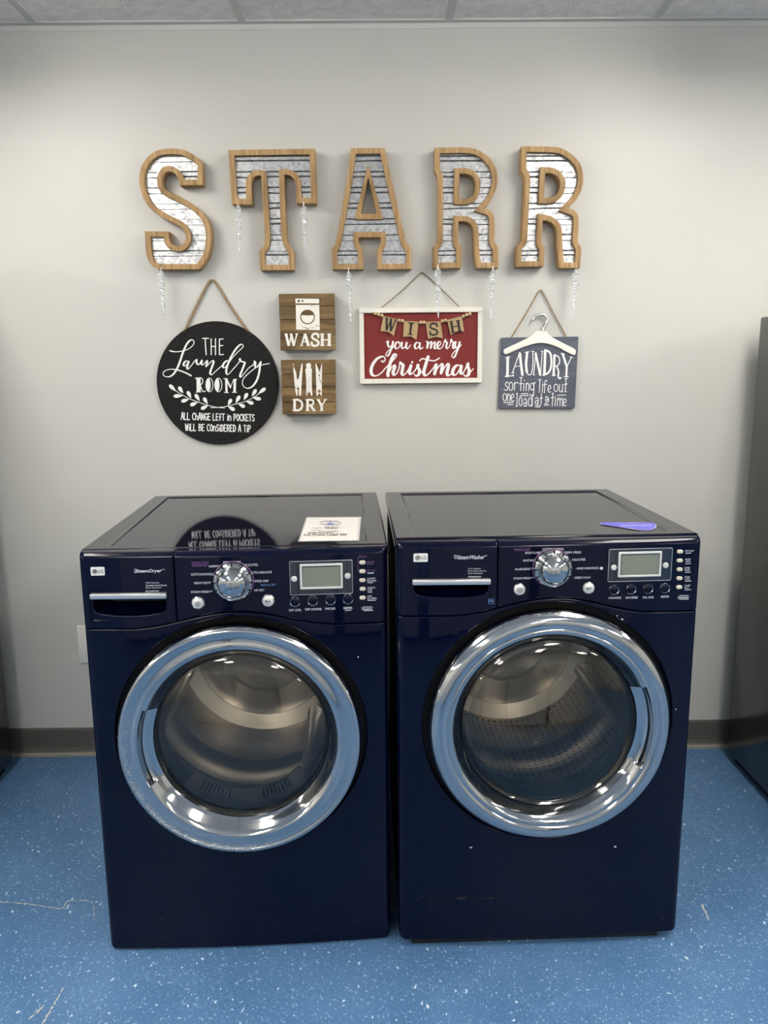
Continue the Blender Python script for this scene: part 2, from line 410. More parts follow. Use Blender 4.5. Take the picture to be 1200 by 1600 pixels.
def prism_mesh(loops, thick, bevel=0.0, res=2):
    """Filled 2D shape (outer loop and holes) extruded; returned bmesh stands in the x-z plane, front towards -y at y=0."""
    cu = D.curves.new('outline', 'CURVE'); cu.dimensions = '2D'; cu.fill_mode = 'BOTH'
    cu.extrude = max(1e-5, thick/2-bevel); cu.bevel_depth = bevel; cu.bevel_resolution = res; cu.offset = -bevel
    for lp in loops:
        s = cu.splines.new('POLY'); s.points.add(len(lp)-1)
        for p, q in zip(s.points, lp): p.co = (q[0], q[1], 0, 1)
        s.use_cyclic_u = True
    o = D.objects.new('outline', cu)
    me = D.meshes.new_from_object(o)
    bm = bmesh.new(); bm.from_mesh(me)
    D.objects.remove(o); D.curves.remove(cu); D.meshes.remove(me)
    for v in bm.verts:
        x, y, z = v.co; v.co = (x, thick/2-z, y)
    bmesh.ops.remove_doubles(bm, verts=bm.verts, dist=1e-6)
    for f in bm.faces: f.material_index = 0
    return bm
def slice_axis(bm, axis, values):
    nrm = Vector((axis == 'x', axis == 'y', axis == 'z'))
    for v in values:
        bmesh.ops.bisect_plane(bm, geom=list(bm.verts)+list(bm.edges)+list(bm.faces), dist=1e-6, plane_co=nrm*v, plane_no=nrm)
def merge(dst, src, offset=(0, 0, 0), mi=None):
    vm = {}
    off = Vector(offset)
    for v in src.verts: vm[v] = dst.verts.new(v.co+off)
    for f in src.faces:
        try:
            g = dst.faces.new([vm[v] for v in f.verts]); g.material_index = f.material_index if mi is None else mi
        except ValueError: pass
    src.free()

# strokes: painted or printed lines as thin ribbons, in a frame  place(u, v) -> 3D
LIFT_DIR = [Vector((0, -1, 0))]; LIFT_N = [0]
def lifted(place):
    LIFT_N[0] = (LIFT_N[0]+1) % 24; k = [LIFT_N[0]*1.1e-5]
    def g(u, v):
        k[0] += 2.0e-7
        return Vector(place(u, v))+LIFT_DIR[0]*k[0]
    return g
def ribbon(bm, pts, widths, place, mi=0, cap=True):
    """pts 2D, widths in the same unit; place maps 2D to 3D."""
    P = [Vector(p[:2]) for p in pts]
    Q = [P[0]]
    W_ = [widths[0]]
    for p, w in zip(P[1:], widths[1:]):
        if (p-Q[-1]).length > 1e-6: Q.append(p); W_.append(w)
    P = Q
    if len(P) < 2: return
    place = lifted(place)
    L_, R_ = [], []
    for i, p in enumerate(P):
        t = (P[min(i+1, len(P)-1)]-P[max(i-1, 0)])
        if t.length < 1e-9: t = Vector((1, 0))
        t.normalize(); nn = Vector((-t.y, t.x))*W_[i]/2
        L_.append(p+nn); R_.append(p-nn)
    vl = [bm.verts.new(place(*q)) for q in L_]; vr = [bm.verts.new(place(*q)) for q in R_]
    for i in range(len(P)-1):
        try: f = bm.faces.new((vl[i], vl[i+1], vr[i+1], vr[i])); f.material_index = mi
        except ValueError: pass
    if cap:
        for end, sgn in ((0, -1), (-1, 1)):
            t = (P[1]-P[0]) if end == 0 else (P[-1]-P[-2]); t.normalize(); w = W_[end]/2; c = P[end]
            nn = Vector((-t.y, t.x))
            vs = [bm.verts.new(place(*(c+nn*w*cos(a)+t*sgn*w*sin(a)))) for a in (0, pi/4, pi/2, 3*pi/4, pi)]
            try: f = bm.faces.new(vs); f.material_index = mi
            except ValueError: pass
def poly_face(bm, pts, place, mi=0):
    place = lifted(place)
    vs = [bm.verts.new(place(*p)) for p in pts]
    f = bm.faces.new(vs); f.material_index = mi
    bmesh.ops.triangulate(bm, faces=[f])
def pen(bm, pts, place, w, thin=None, mi=0, per=6, slant=0.0, taper=True):
    """Brush line: wide on the way down (image y grows), thin on the way up."""
    s = spline(pts, per); n = len(s); ws = []
    for i in range(n):
        t = s[min(i+1, n-1)]-s[max(i-1, 0)]
        if thin is None: ws.append(w); continue
        dn = t.y/(t.length+1e-9)
        ws.append(thin+(w-thin)*max(0.0, dn)**.8)
    for _ in range(3):
        ws = [ws[0]]+[(ws[i-1]+2*ws[i]+ws[i+1])/4 for i in range(1, n-1)]+[ws[-1]]
    ribbon(bm, s, ws, place, mi)
def ellipse(cx, cy, rx, ry, n=24):
    return [(cx+rx*cos(2*pi*i/n), cy+ry*sin(2*pi*i/n)) for i in range(n)]
def loop_line(bm, pts, w, place, mi=0):
    ribbon(bm, list(pts)+[pts[0], pts[1]], [w]*(len(pts)+2), place, mi, cap=False)
def fixwind(bm, towards):
    for f in bm.faces:
        f.normal_update()
        if f.normal.dot(Vector(towards)) < 0: f.normal_flip()

def text_bm(bm, s, cx, cz, w, h, y, mi=0, shear=0.0, bold=0.0, rot=0.0, align='C', upright=True):
    """Printed text fitted into a box w x h around (cx, cz), on the plane at y facing -y (or lying flat when upright is False)."""
    cu = D.curves.new('txt', 'FONT'); cu.body = s; cu.size = 1; cu.shear = shear; cu.offset = bold; cu.resolution_u = 3
    o = D.objects.new('txt', cu); me = D.meshes.new_from_object(o)
    if len(me.vertices):
        xs = [v.co.x for v in me.vertices]; ys = [v.co.y for v in me.vertices]
        x0, x1, y0, y1 = min(xs), max(xs), min(ys), max(ys)
        sx = w/(x1-x0); sy = h/max(1e-6, y1-y0)
        vs = []
        for v in me.vertices:
            a = (v.co.x-(x0+x1)/2)*sx+(w/2 if align == 'L' else 0); b_ = (v.co.y-(y0+y1)/2)*sy
            a, b_ = a*cos(rot)-b_*sin(rot), a*sin(rot)+b_*cos(rot)
            yy = y(cx+a) if callable(y) else y
            vs.append(bm.verts.new((cx+a, yy, cz+b_) if upright else (cx+a, cz+b_, yy)))
        for p in me.polygons:
            try: f = bm.faces.new([vs[i] for i in p.vertices]); f.material_index = mi
            except ValueError: pass
    D.objects.remove(o); D.curves.remove(cu); D.meshes.remove(me)

# ------------------------------------------------------------------ the room
RX0, RX1, RY0 = -5.4, 5.4, -7.2
def quad_obj(name, vs, m):
    bm = bmesh.new(); bm.faces.new([bm.verts.new(v) for v in vs])
    return tag(finish(bm, name, m), kind='structure')
def slab(name, x0, x1, y0, y1, z0, z1, m):
    bm = bmesh.new(); box(bm, x0, x1, y0, y1, z0, z1); return tag(finish(bm, name, m), kind='structure')
floor = slab('floor', RX0, RX1, RY0, 0, -.05, 0, 'floor')
slab('ceiling', RX0, RX1, RY0, 0, CEIL, CEIL+.05, 'ceiling')
slab('wall_back', RX0-.1, RX1+.1, 0, .1, -.05, CEIL+.05, 'wall')
slab('wall_front', RX0-.1, RX1+.1, RY0-.1, RY0, -.05, CEIL+.05, 'wall')
slab('wall_left', RX0-.1, RX0, RY0, 0, -.05, CEIL+.05, 'wall')
slab('wall_right', RX1, RX1+.1, RY0, 0, -.05, CEIL+.05, 'wall')
# baseboard: rubber cove with a light toe
bm = bmesh.new()
prof = [(0, .104), (-.004, .102), (-.006, .095), (-.006, .030), (-.009, .018), (-.016, .013)]
toe = [(-.016, .013), (-.019, .010), (-.020, 0)]
for pr_, mi in ((prof, 0), (toe, 1)):
    rows = [[bm.verts.new((x, y, z)) for y, z in pr_] for x in (RX0, RX1)]
    for i in range(len(pr_)-1):
        f = bm.faces.new((rows[0][i], rows[0][i+1], rows[1][i+1], rows[1][i])); f.material_index = mi
fixwind(bm, (0, -1, .2))
tag(finish(bm, 'baseboard_back', ['cove', 'caulk']), kind='structure')
# ceiling grid and wall angle
bm = bmesh.new()
k0 = int((RX0-GX0)/GRID)-1
for k in range(k0, 20):
    x = GX0+k*GRID
    if RX0+.02 < x < RX1-.02: box(bm, x-.0125, x+.0125, RY0+.01, -.022, CEIL-.004, CEIL+.002)
y = -.58
while y > RY0+.05:
    box(bm, RX0+.01, RX1-.01, y-.0125, y+.0125, CEIL-.0035, CEIL+.002); y -= 1.22
tag(finish(bm, 'trim_1', 'grid'), kind='structure')
bm = bmesh.new(); box(bm, RX0+.01, RX1-.01, -.023, -.0002, CEIL-.0045, CEIL+.002); box(bm, RX0+.01, RX1-.01, -.002, -.0002, CEIL-.020, CEIL-.003)
tag(finish(bm, 'trim_2', 'grid'), kind='structure')
# worn scuffs in the floor
LIFT_DIR[0] = Vector((0, 0, 1))
def scuff(pts, w):
    """A worn line: a chain of ragged flakes of bare backing."""
    rnd = random.Random(int(pts[0][0]*7+pts[0][1])); bm = bmesh.new(); s = spline(pts, 8); i = 0
    P = lambda a, b_: (*on_level(a, b_, .0006), .0006)
    while i < len(s)-2:
        n = rnd.randint(3, 9); run = s[i:i+n+1]; i += n+(1 if rnd.random() < .3 else 0)
        if len(run) < 2: break
        ribbon(bm, [q+Vector((rnd.uniform(-.25, .25), rnd.uniform(-.2, .2)))*w*.5 for q in run], [w*rnd.uniform(.15, 1.0)*.62 for _ in run], P, cap=False)
        if rnd.random() < .5:
            q = run[0]+Vector((rnd.uniform(-2, 2), rnd.uniform(-1, 1)))*w*.6; r_ = w*.22
            poly_face(bm, [(q.x+r_*rnd.uniform(.5, 1.2)*cos(t), q.y+r_*rnd.uniform(.4, .9)*sin(t)) for t in [k*pi/3 for k in range(6)]], P)
    fixwind(bm, (0, 0, 1)); finish(bm, 'scuff_mark', 'scuff', floor)
for pts, w in (([(0, 1409), (40, 1412), (75, 1417), (97, 1419), (106, 1408), (125, 1407), (142, 1409), (147, 1420), (146, 1434)], 2.4),
               ([(99, 1543), (90, 1560), (78, 1580), (66, 1600)], 5), ([(69, 1570), (58, 1582), (44, 1593)], 5), ([(76, 1545), (88, 1541)], 5),
               ([(1096, 1414), (1103, 1426), (1108, 1436)], 6), ([(1089, 1439), (1100, 1438)], 3), ([(1022, 1521), (1026, 1528)], 4), ([(980, 1560), (986, 1570)], 6)):
    scuff(pts, w)

LIFT_DIR[0] = Vector((0, -1, 0))
# ceiling lights
def ceiling_light(x, y):
    t = empty('ceiling_light', (x, y, CEIL-.12), 'surface-mounted ceiling light with a wraparound lens, lit, above the room', 'ceiling light', 'ceiling lights of the room')
    w, l = .20, .60
    bm = bmesh.new(); box(bm, -w*.5, w*.5, -l, l, .095, .1195, .004); finish(bm, 'housing', 'lamp_frame', t)
    for s_ in (-1, 1):
        bm = bmesh.new(); box(bm, -w, w, s_*l-.008, s_*l+.008, .0, .098, .002); finish(bm, 'end_cap', 'lamp_frame', t)
    bm = bmesh.new(); pr = [(-w+.012, .095), (-w+.012, .05), (-w+.05, .012), (-w*.5, .002), (w*.5, .002), (w-.05, .012), (w-.012, .05), (w-.012, .095)]
    rows = [[bm.verts.new((a, yy, c)) for a, c in pr] for yy in (-l+.0085, l-.0085)]
    for i in range(len(pr)-1): bm.faces.new((rows[0][i], rows[0][i+1], rows[1][i+1], rows[1][i]))
    bm.faces.new((rows[0][-1], rows[0][0], rows[1][0], rows[1][-1])); bm.faces.new(rows[0][::-1]); bm.faces.new(rows[1])
    bmesh.ops.recalc_face_normals(bm, faces=bm.faces); finish(bm, 'wraparound_lens', 'lamp', t)
    return t
for y in LAMP_Y:
    for x in LAMP_X: ceiling_light(x, y)

# ------------------------------------------------------------------ black appliances either side
def refrigerator(x0, x1, h, label, doors):
    t = empty('refrigerator', ((x0+x1)/2, -.48, 0), label, 'refrigerator'); w = (x1-x0)/2
    bm = bmesh.new(); box(bm, -w, w, -.36, .385, .03, h, .006); finish(bm, 'cabinet', 'black_appliance', t, 40)
    bm = bmesh.new(); box(bm, -w+.02, w-.02, -.34, .36, 0, .03); finish(bm, 'plinth', 'black_plastic', t)
    for a, b_, z0, z1, hx in doors:
        bm = bmesh.new(); box(bm, a*w, b_*w, -.43, -.366, z0*h+.004, z1*h-.004, .012, 3); d = finish(bm, 'door', 'black_appliance', t, 40)
        bm = bmesh.new()
        if hx is None: tube(bm, [(-w*.6, -.43, z1*h-.07), (-w*.6, -.475, z1*h-.07), (w*.6, -.475, z1*h-.07), (w*.6, -.43, z1*h-.07)], .011)
        else: tube(bm, [(hx*w, -.43, z0*h+.12), (hx*w, -.475, z0*h+.12), (hx*w, -.475, z1*h-.12), (hx*w, -.43, z1*h-.12)], .011)
        finish(bm, 'handle', 'dark_handle', d, 40)
    return t
refrigerator(-2.16, -1.312, 1.76, 'tall dark appliance against the wall at the far left edge, left of the dryer', [(-1, 0, .36, 1, -.1), (0, 1, .36, 1, .1), (-1, 1, .03, .355, None)])
refrigerator(1.236, 2.0, 1.537, 'black glossy appliance against the wall at the right edge, right of the washer', [(-1, 1, .62, 1, -.85), (-1, 1, .03, .615, -.85)])

# white washers across the room (they show as reflections in the glass and the chrome)
def white_washer(x):
    t = empty('white_washer', (x, -3.5, 0), 'white top-loading washer across the room, reflected in the doors', 'washing machine', 'white washers across the room', 0)
    bm = bmesh.new(); box(bm, -.34, .34, -.33, .33, .02, .93, .012, 3); finish(bm, 'cabinet', 'white_enamel', t, 40)
    bm = bmesh.new(); box(bm, -.30, .30, -.18, .30, .93, .945, .005); finish(bm, 'lid', 'white_enamel', t, 40)
    bm = bmesh.new(); box(bm, -.34, .34, -.33, -.22, .93, 1.09, .02, 3); p = finish(bm, 'control_panel', 'white_enamel', t, 40)
    bm = bmesh.new(); lathe(bm, [(.035, 0), (.03, .03), (0, .03)], 20, (.2, -.22, 1.02)); 
    for v in bm.verts: v.co.y = -.44-v.co.y
    finish(bm, 'dial', 'satin', p, 40)
    for sx in (-.28, .28):
        for sy in (-.28, .28):
            bm = bmesh.new(); lathe(bm, [(0, 0), (.02, 0), (.02, .021)], 10, (sx, sy, 0), 'z'); finish(bm, 'foot', 'black_plastic', t)
for x in (-1.0, -.25, .50, 1.25): white_washer(x)

# ------------------------------------------------------------------ STARR letters
LETTERS = {}
LT = .044; RIMW = .0172
GROOVES = [182, 241, 369, 431, 556, 620, 744, 805, 931, 991, 1119, 1180, 1309, 1364]
def marquee_letter(ch, off, outer, holes, label):
    f = crop(off[0], off[1], 7.617)
    P = lambda pts: [on_wall(*f(x, y), -LT) for x, y in mixed_outline(pts, 7)]
    O = P(outer); Hs = [P(h) for h in holes]
    cx = sum(p[0] for p in O)/len(O); zb = min(p[1] for p in O)
    t = empty('letter_'+ch.lower(), (cx, 0, zb), label, 'letter', 'wood and metal wall letters')
    loc = lambda lp: [(p[0]-cx, p[1]-zb) for p in lp]
    O = loc(O); Hs = [loc(h) for h in Hs]
    Oi = clean_loop(inset(O, RIMW), RIMW); Hi = [clean_loop(inset(h, -RIMW), RIMW) for h in Hs]
    bm = bmesh.new()
    for a, b_ in [(O, Oi)]+[(hi, h) for hi, h in zip(Hi, Hs)]:
        merge(bm, prism_mesh([a, b_], LT-.0008, .0012, 1), (0, -LT, 0))
    finish(bm, 'wooden_rim', 'rim', t, 35)
    Op = inset(O, RIMW*.55); Hp = [inset(h, -RIMW*.55) for h in Hs]
    bm = prism_mesh([Op]+Hp, .006)
    for v in bm.verts: v.co.y += -LT+.013
    zs = []
    for i, gy in enumerate(GROOVES):
        zg = on_wall(*f(500, gy), -LT+.013)[1]-zb; hw = .0025 if i % 2 == 0 else .0037
        zs.append((zg, hw))
    slice_axis(bm, 'z', [z+s*hw for z, hw in zs for s in (-1, -.72, 1)])
    for v in bm.verts:
        for z, hw in zs:
            if abs(v.co.z-(z-.72*hw)) < .0002 and v.co.y < -LT+.0135+.001: v.co.y += .0062+hw*.9
    finish(bm, 'metal_panel', 'galv', t)
    return t
S_OUT = [(803, 243, 'c'), (812, 527, 'c'), (540, 530, 'c'), (522, 462), (487, 398), (430, 368), (372, 378), (338, 432), (335, 505), (362, 567), (420, 610), (520, 655), (620, 705), (720, 770), (820, 865), (880, 960), (908, 1060),
         (916, 1150), (905, 1260), (880, 1360), (832, 1450), (770, 1530, 'c'), (278, 1530, 'c'), (215, 1490), (165, 1420), (140, 1330), (130, 1200), (123, 1075, 'c'), (408, 1078, 'c'), (412, 1165), (432, 1215), (475, 1245), (530, 1250),
         (580, 1225), (608, 1170), (605, 1110), (575, 1050), (520, 1008), (400, 950), (290, 885), (210, 825), (145, 750), (95, 655), (66, 550), (56, 440), (75, 330), (120, 240), (190, 160), (280, 110), (400, 92), (520, 95), (610, 115), (710, 172)]
T_OUT = [(52, 108, 'c'), (1080, 92, 'c'), (1102, 748, 'c'), (862, 742, 'c'), (855, 600), (848, 500), (828, 455), (790, 418), (750, 405), (718, 405, 'c'), (726, 700), (742, 1080), (755, 1180), (780, 1245), (830, 1305, 'c'), (836, 1540, 'c'),
         (432, 1540, 'c'), (418, 1310, 'c'), (468, 1255), (484, 1180), (482, 1080), (465, 800), (440, 418, 'c'), (405, 412), (362, 428), (334, 465), (323, 510), (326, 640), (333, 758, 'c'), (92, 754, 'c')]
A_OUT = [(295, 88, 'c'), (692, 82, 'c'), (780, 480), (880, 920), (925, 1110), (948, 1195), (980, 1250), (1010, 1290, 'c'), (1012, 1525, 'c'), (608, 1530, 'c'), (600, 1300, 'c'), (634, 1240), (646, 1195), (643, 1148, 'c'), (385, 1150, 'c'),
         (385, 1200), (402, 1245), (437, 1300, 'c'), (438, 1528, 'c'), (70, 1530, 'c'), (62, 1280, 'c'), (100, 1240), (122, 1150), (170, 890), (230, 540)]
A_HOLE = [(497, 432, 'c'), (597, 868, 'c'), (412, 868, 'c')]
R1_OUT = [(68, 80, 'c'), (250, 78), (430, 78), (550, 95), (650, 145), (740, 228), (800, 335), (820, 450), (805, 560), (760, 670), (712, 748), (660, 803, 'c'), (705, 817), (748, 848), (775, 900), (782, 960), (785, 1090), (780, 1170), (795, 1225),
          (826, 1268, 'c'), (830, 1512, 'c'), (572, 1515, 'c'), (545, 1370), (534, 1200), (529, 1070), (506, 1005), (450, 965), (355, 958, 'c'), (350, 1080), (350, 1180), (360, 1228), (392, 1265, 'c'), (386, 1512, 'c'), (50, 1515, 'c'), (50, 1260, 'c'),
          (92, 1220), (105, 1150), (108, 800), (108, 500), (100, 415), (70, 350, 'c')]
R1_HOLE = [(368, 392, 'c'), (435, 392), (500, 415), (543, 465), (552, 530), (540, 605), (510, 660), (455, 690, 'c'), (360, 690, 'c')]
R2_OUT = [(152, 65, 'c'), (350, 66), (540, 72), (650, 97), (760, 168), (848, 270), (884, 380), (885, 500), (850, 620), (790, 715), (710, 800, 'c'), (760, 818), (805, 852), (830, 910), (833, 1000), (828, 1100), (822, 1180), (838, 1232), (865, 1270, 'c'),
          (850, 1512, 'c'), (606, 1515, 'c'), (590, 1400), (576, 1250), (570, 1085), (545, 1012), (482, 962), (405, 945, 'c'), (398, 1080), (392, 1180), (400, 1228), (430, 1260, 'c'), (415, 1495, 'c'), (85, 1500, 'c'), (92, 1250, 'c'), (138, 1208), (157, 1150),
          (175, 800), (190, 500), (185, 420), (146, 350, 'c')]
R2_HOLE = [(437, 382, 'c'), (500, 387), (560, 412), (602, 465), (610, 530), (592, 600), (550, 652), (480, 680, 'c'), (418, 680, 'c')]
marquee_letter('S', (210, 220), S_OUT, [], 'big letter S of tan wood and ribbed metal, first in the wall word')
marquee_letter('T', (350, 220), T_OUT, [], 'big letter T of tan wood and ribbed metal on the wall')
marquee_letter('A', (510, 220), A_OUT, [A_HOLE], 'big letter A of tan wood and ribbed metal, middle of the wall word')
marquee_letter('R', (670, 220), R1_OUT, [R1_HOLE], 'big letter R of tan wood and ribbed metal, right beside the letter A')
marquee_letter('R', (795, 220), R2_OUT, [R2_HOLE], 'big letter R of tan wood and ribbed metal, last in the wall word')

# ------------------------------------------------------------------ icicles
def icicle(px, y0, y1, label, lean=4):
    yy = -LT-.010
    x0, z0 = on_wall(px, y0, yy); x1, z1 = on_wall(px+lean, y1, yy); L_ = z0-z1
    t = empty('icicle', (x0, yy, z0), label, 'icicle', 'clear icicle ornaments under the letters')
    bm = bmesh.new(); n = 46; m = 7; rnd = random.Random(int(px)); rings = []
    for i in range(n):
        u = i/(n-1); r = .0092*(1-u)**.7+.0014
        if u < .06: r *= .35+u*10
        r *= .78+.4*rnd.random()
        tw = u*17
        ox = (x1-x0)*u+.0016*cos(tw)*(1-u); oy = .0016*sin(tw)*(1-u)
        rings.append([bm.verts.new((ox+r*(.85+.4*rnd.random())*cos(2*pi*k/m+tw), oy+r*(.85+.4*rnd.random())*sin(2*pi*k/m+tw), -u*L_)) for k in range(m)])
    for A, B in zip(rings, rings[1:]):
        for k in range(m): bm.faces.new((A[k], B[k], B[(k+1) % m], A[(k+1) % m]))
    bm.faces.new(rings[0]); bm.faces.new(rings[-1][::-1])
    bmesh.ops.recalc_face_normals(bm, faces=bm.faces)
    finish(bm, 'ice_drop', 'ice', t)
    bm = bmesh.new()
    tube(bm, [(0, 0, -.004), (.001, .002, .010), (0, .0085, .018), (0, .011, .0185)], .0007, 6)
    finish(bm, 'wire_hook', 'hook', t)
for px, a, b_, lab, ln in ((251, 422, 501, 'clear icicle ornament hanging from the bottom of the letter S', 6), (371.5, 321, 401, 'clear icicle ornament on the left arm of the letter T', 3), (474, 321, 401, 'clear icicle ornament on the right arm of the letter T', 4),
                           (544.5, 424, 503, 'clear icicle ornament hanging from the left foot of the letter A', 4), (684, 418, 497, 'clear icicle ornament dangling in front of the red Christmas sign', 1), (770, 421, 497, 'clear icicle ornament on the right foot of the R beside the A', -3),
                           (899.5, 421, 497, 'clear icicle ornament on the last R, right of the hanger sign', -4)):
    icicle(px, a, b_, lab, ln)

# ------------------------------------------------------------------ ropes
def rope(name, pts, r, parent, m, base, pitch=7.0, strands=3):
    bm = bmesh.new(); s = spline(pts, 14)
    ln = 0; acc = [0]
    for a, b_ in zip(s, s[1:]): ln += (b_-a).length; acc.append(ln)
    n = max(30, int(ln/(r*.55)))
    def at(d):
        i = max(0, min(len(s)-2, next((k for k in range(len(acc)-1) if acc[k+1] >= d), len(s)-2)))
        q = (d-acc[i])/max(1e-9, acc[i+1]-acc[i]); return s[i].lerp(s[i+1], min(1, max(0, q))), (s[i+1]-s[i]).normalized()
    for k in range(strands):
        path = []
        for i in range(n):
            d = ln*i/(n-1); p, t = at(d); a = Vector((0, -1, 0)); b2 = t.cross(a).normalized()
            ph = 2*pi*k/strands+d/(r*pitch)*2*pi
            path.append(p+(a*cos(ph)+b2*sin(ph))*r*.5-Vector(base))
        tube(bm, path, r*.56, 6)
    return finish(bm, name, m, parent, 60)

# ------------------------------------------------------------------ round sign
def round_sign():
    th = .010; yf = -th
    c = on_wall(340, 599.5, yf); R_ = (on_wall(436, 600, yf)[0]-on_wall(244, 600, yf)[0])/2
    R_ = .5*(R_+(on_wall(340, 504, yf)[1]-on_wall(340, 695, yf)[1])/2)
    base = (c[0], 0, c[1]-R_)
    t = empty('round_sign', base, 'round black laundry room sign with white lettering, hung on a rope', 'sign')
    bm = bmesh.new()
    lathe(bm, [(0, th), (R_-.001, th), (R_, th-.001)], 96, (0, 0, R_), mi=0); lathe(bm, [(R_, th-.001), (R_, .0008), (0, .0008)], 96, (0, 0, R_), mi=1)
    bmesh.ops.recalc_face_normals(bm, faces=bm.faces)
    finish(bm, 'board', ['black_board', 'black_edge'], t, 40)
    fa = crop(240, 520, 6.0); fb = crop(240, 580, 6.0)
    def pl(f):
        def g(a, b_):
            x, z = on_wall(*f(a, b_), yf-.0005); return (x-base[0], yf-.0005, z-base[2])
        return g
    pa, pb = pl(fa), pl(fb)
    bm = bmesh.new()
    def S(pts, w, thin=None, p=pa): pen(bm, pts, p, w, thin)
    for pts in ([(458, 52), (515, 52)], [(484, 52), (487, 130), (493, 205)], [(540, 56), (540, 206)], [(580, 56), (580, 206)], [(540, 128), (580, 128)], [(617, 60), (617, 205)], [(617, 60), (652, 58)], [(617, 121), (648, 119)], [(617, 205), (655, 203)]):
        S(pts, 10)
    SC_ = 19, 8
    S([(152, 168), (200, 178), (262, 172), (330, 150), (374, 108), (375, 75), (348, 68), (312, 105), (277, 180), (247, 270), (215, 345), (180, 393), (140, 413), (100, 405), (89, 380), (110, 355), (160, 342), (230, 350), (300, 375), (352, 402)], *SC_)
    S([(328, 270), (302, 265), (280, 295), (290, 310), (310, 297), (330, 265), (320, 300), (313, 328), (326, 338), (358, 302), (386, 262), (404, 252), (402, 280), (424, 298), (452, 255), (448, 290), (466, 298), (500, 260), (500, 290), (492, 318), (520, 290), (550, 262), (562, 275), (546, 325), (530, 375), (545, 392), (580, 362), (630, 318), (668, 285)], *SC_)
    S([(712, 275), (685, 262), (655, 292), (650, 320), (668, 325), (700, 287), (742, 230), (790, 180), (830, 142), (840, 120), (822, 108), (790, 130), (745, 192), (706, 270), (682, 345), (686, 385), (706, 385), (740, 347), (780, 302), (806, 268), (818, 245), (806, 248), (822, 268), (850, 275), (852, 292), (830, 350), (811, 398), (818, 415), (845, 387), (890, 332), (932, 300), (948, 268)], *SC_)
    S([(945, 268), (955, 282), (950, 316), (965, 320), (990, 292), (1004, 270), (999, 300), (988, 380), (965, 450), (925, 503), (880, 520), (842, 500), (833, 460), (850, 420), (900, 372), (960, 327), (1020, 300), (1085, 288)], *SC_)
    # ROOM in fat display capitals
    poly_face(bm, [(402, 421), (440, 419), (441, 555), (404, 557)], pa); S([(440, 421), (460, 438), (456, 474), (432, 489)], 8); S([(436, 489), (456, 540), (472, 552), (485, 545)], 9); S([(392, 430), (402, 423)], 8); S([(398, 556), (446, 554)], 7)
    for cx_ in (523, 607):
        loop_line(bm, ellipse(cx_, 489, 33, 64), 7, pa); poly_face(bm, ellipse(cx_-9, 489, 20, 60), pa)
    poly_face(bm, [(670, 430), (690, 430), (694, 560), (674, 560)], pa); S([(684, 434), (705, 480), (721, 512)], 15); S([(721, 512), (735, 475), (752, 436)], 6); poly_face(bm, [(751, 436), (774, 436), (770, 558), (747, 558)], pa)
    for a in ([(658, 430), (692, 430)], [(664, 560), (704, 560)], [(750, 436), (780, 436)], [(738, 558), (778, 558)]): S(a, 7)
    # laurel
    for pts in ([(165, 150), (240, 205), (330, 255), (420, 290), (510, 320), (590, 338), (668, 345)], [(1030, 178), (960, 230), (870, 280), (760, 310), (680, 330), (600, 340), (535, 342)]): S(pts, 6, None, pb)
    for tip, bs in (((146, 126), (212, 190)), ((234, 144), (278, 208)), ((316, 186), (354, 255)), ((389, 214), (434, 282)), ((468, 246), (508, 310)), ((186, 234), (276, 230)), ((258, 284), (334, 262)), ((342, 320), (414, 292)), ((442, 356), (514, 320)),
                    ((1051, 157), (980, 212)), ((963, 168), (920, 238)), ((880, 204), (845, 272)), ((808, 228), (768, 302)), ((730, 258), (696, 322)), ((1008, 263), (926, 247)), ((938, 304), (866, 282)), ((858, 336), (792, 304)), ((762, 366), (696, 328))):
        a, b_ = Vector(tip), Vector(bs); ax = b_-a; nn = Vector((-ax.y, ax.x)).normalized(); L_ = ax.length
        wd = lambda u: 17.5*(sin(pi*min(1, u*1.0)**.62))
        pts = [a+ax*u+nn*wd(u) for u in (0, .08, .2, .35, .5, .65, .8, .92)]+[b_]+[a+ax*u-nn*wd(u) for u in (.92, .8, .65, .5, .35, .2, .08)]
        poly_face(bm, pts, pb)
    hand_line(bm, pb, 'ALL ChANGE LEfT in POCKETS', (258, 452), (948, 468), 62, 8.5)
    hand_line(bm, pb, 'WiLL BE COnSiDERED A TiP', (298, 555), (912, 570), 62, 8.5)
    fixwind(bm, (0, -1, 0)); finish(bm, 'lettering', 'white_paint', t)
    q = lambda x, y, d=-.006: Vector((on_wall(x, y, d)[0], d, on_wall(x, y, d)[1]))
    rope('hanging_rope', [q(288, 519), q(307, 478), (q(325, 443)), q(331, 438), q(338, 443), q(361, 480), q(391, 523)], .0042, t, 'jute', base)

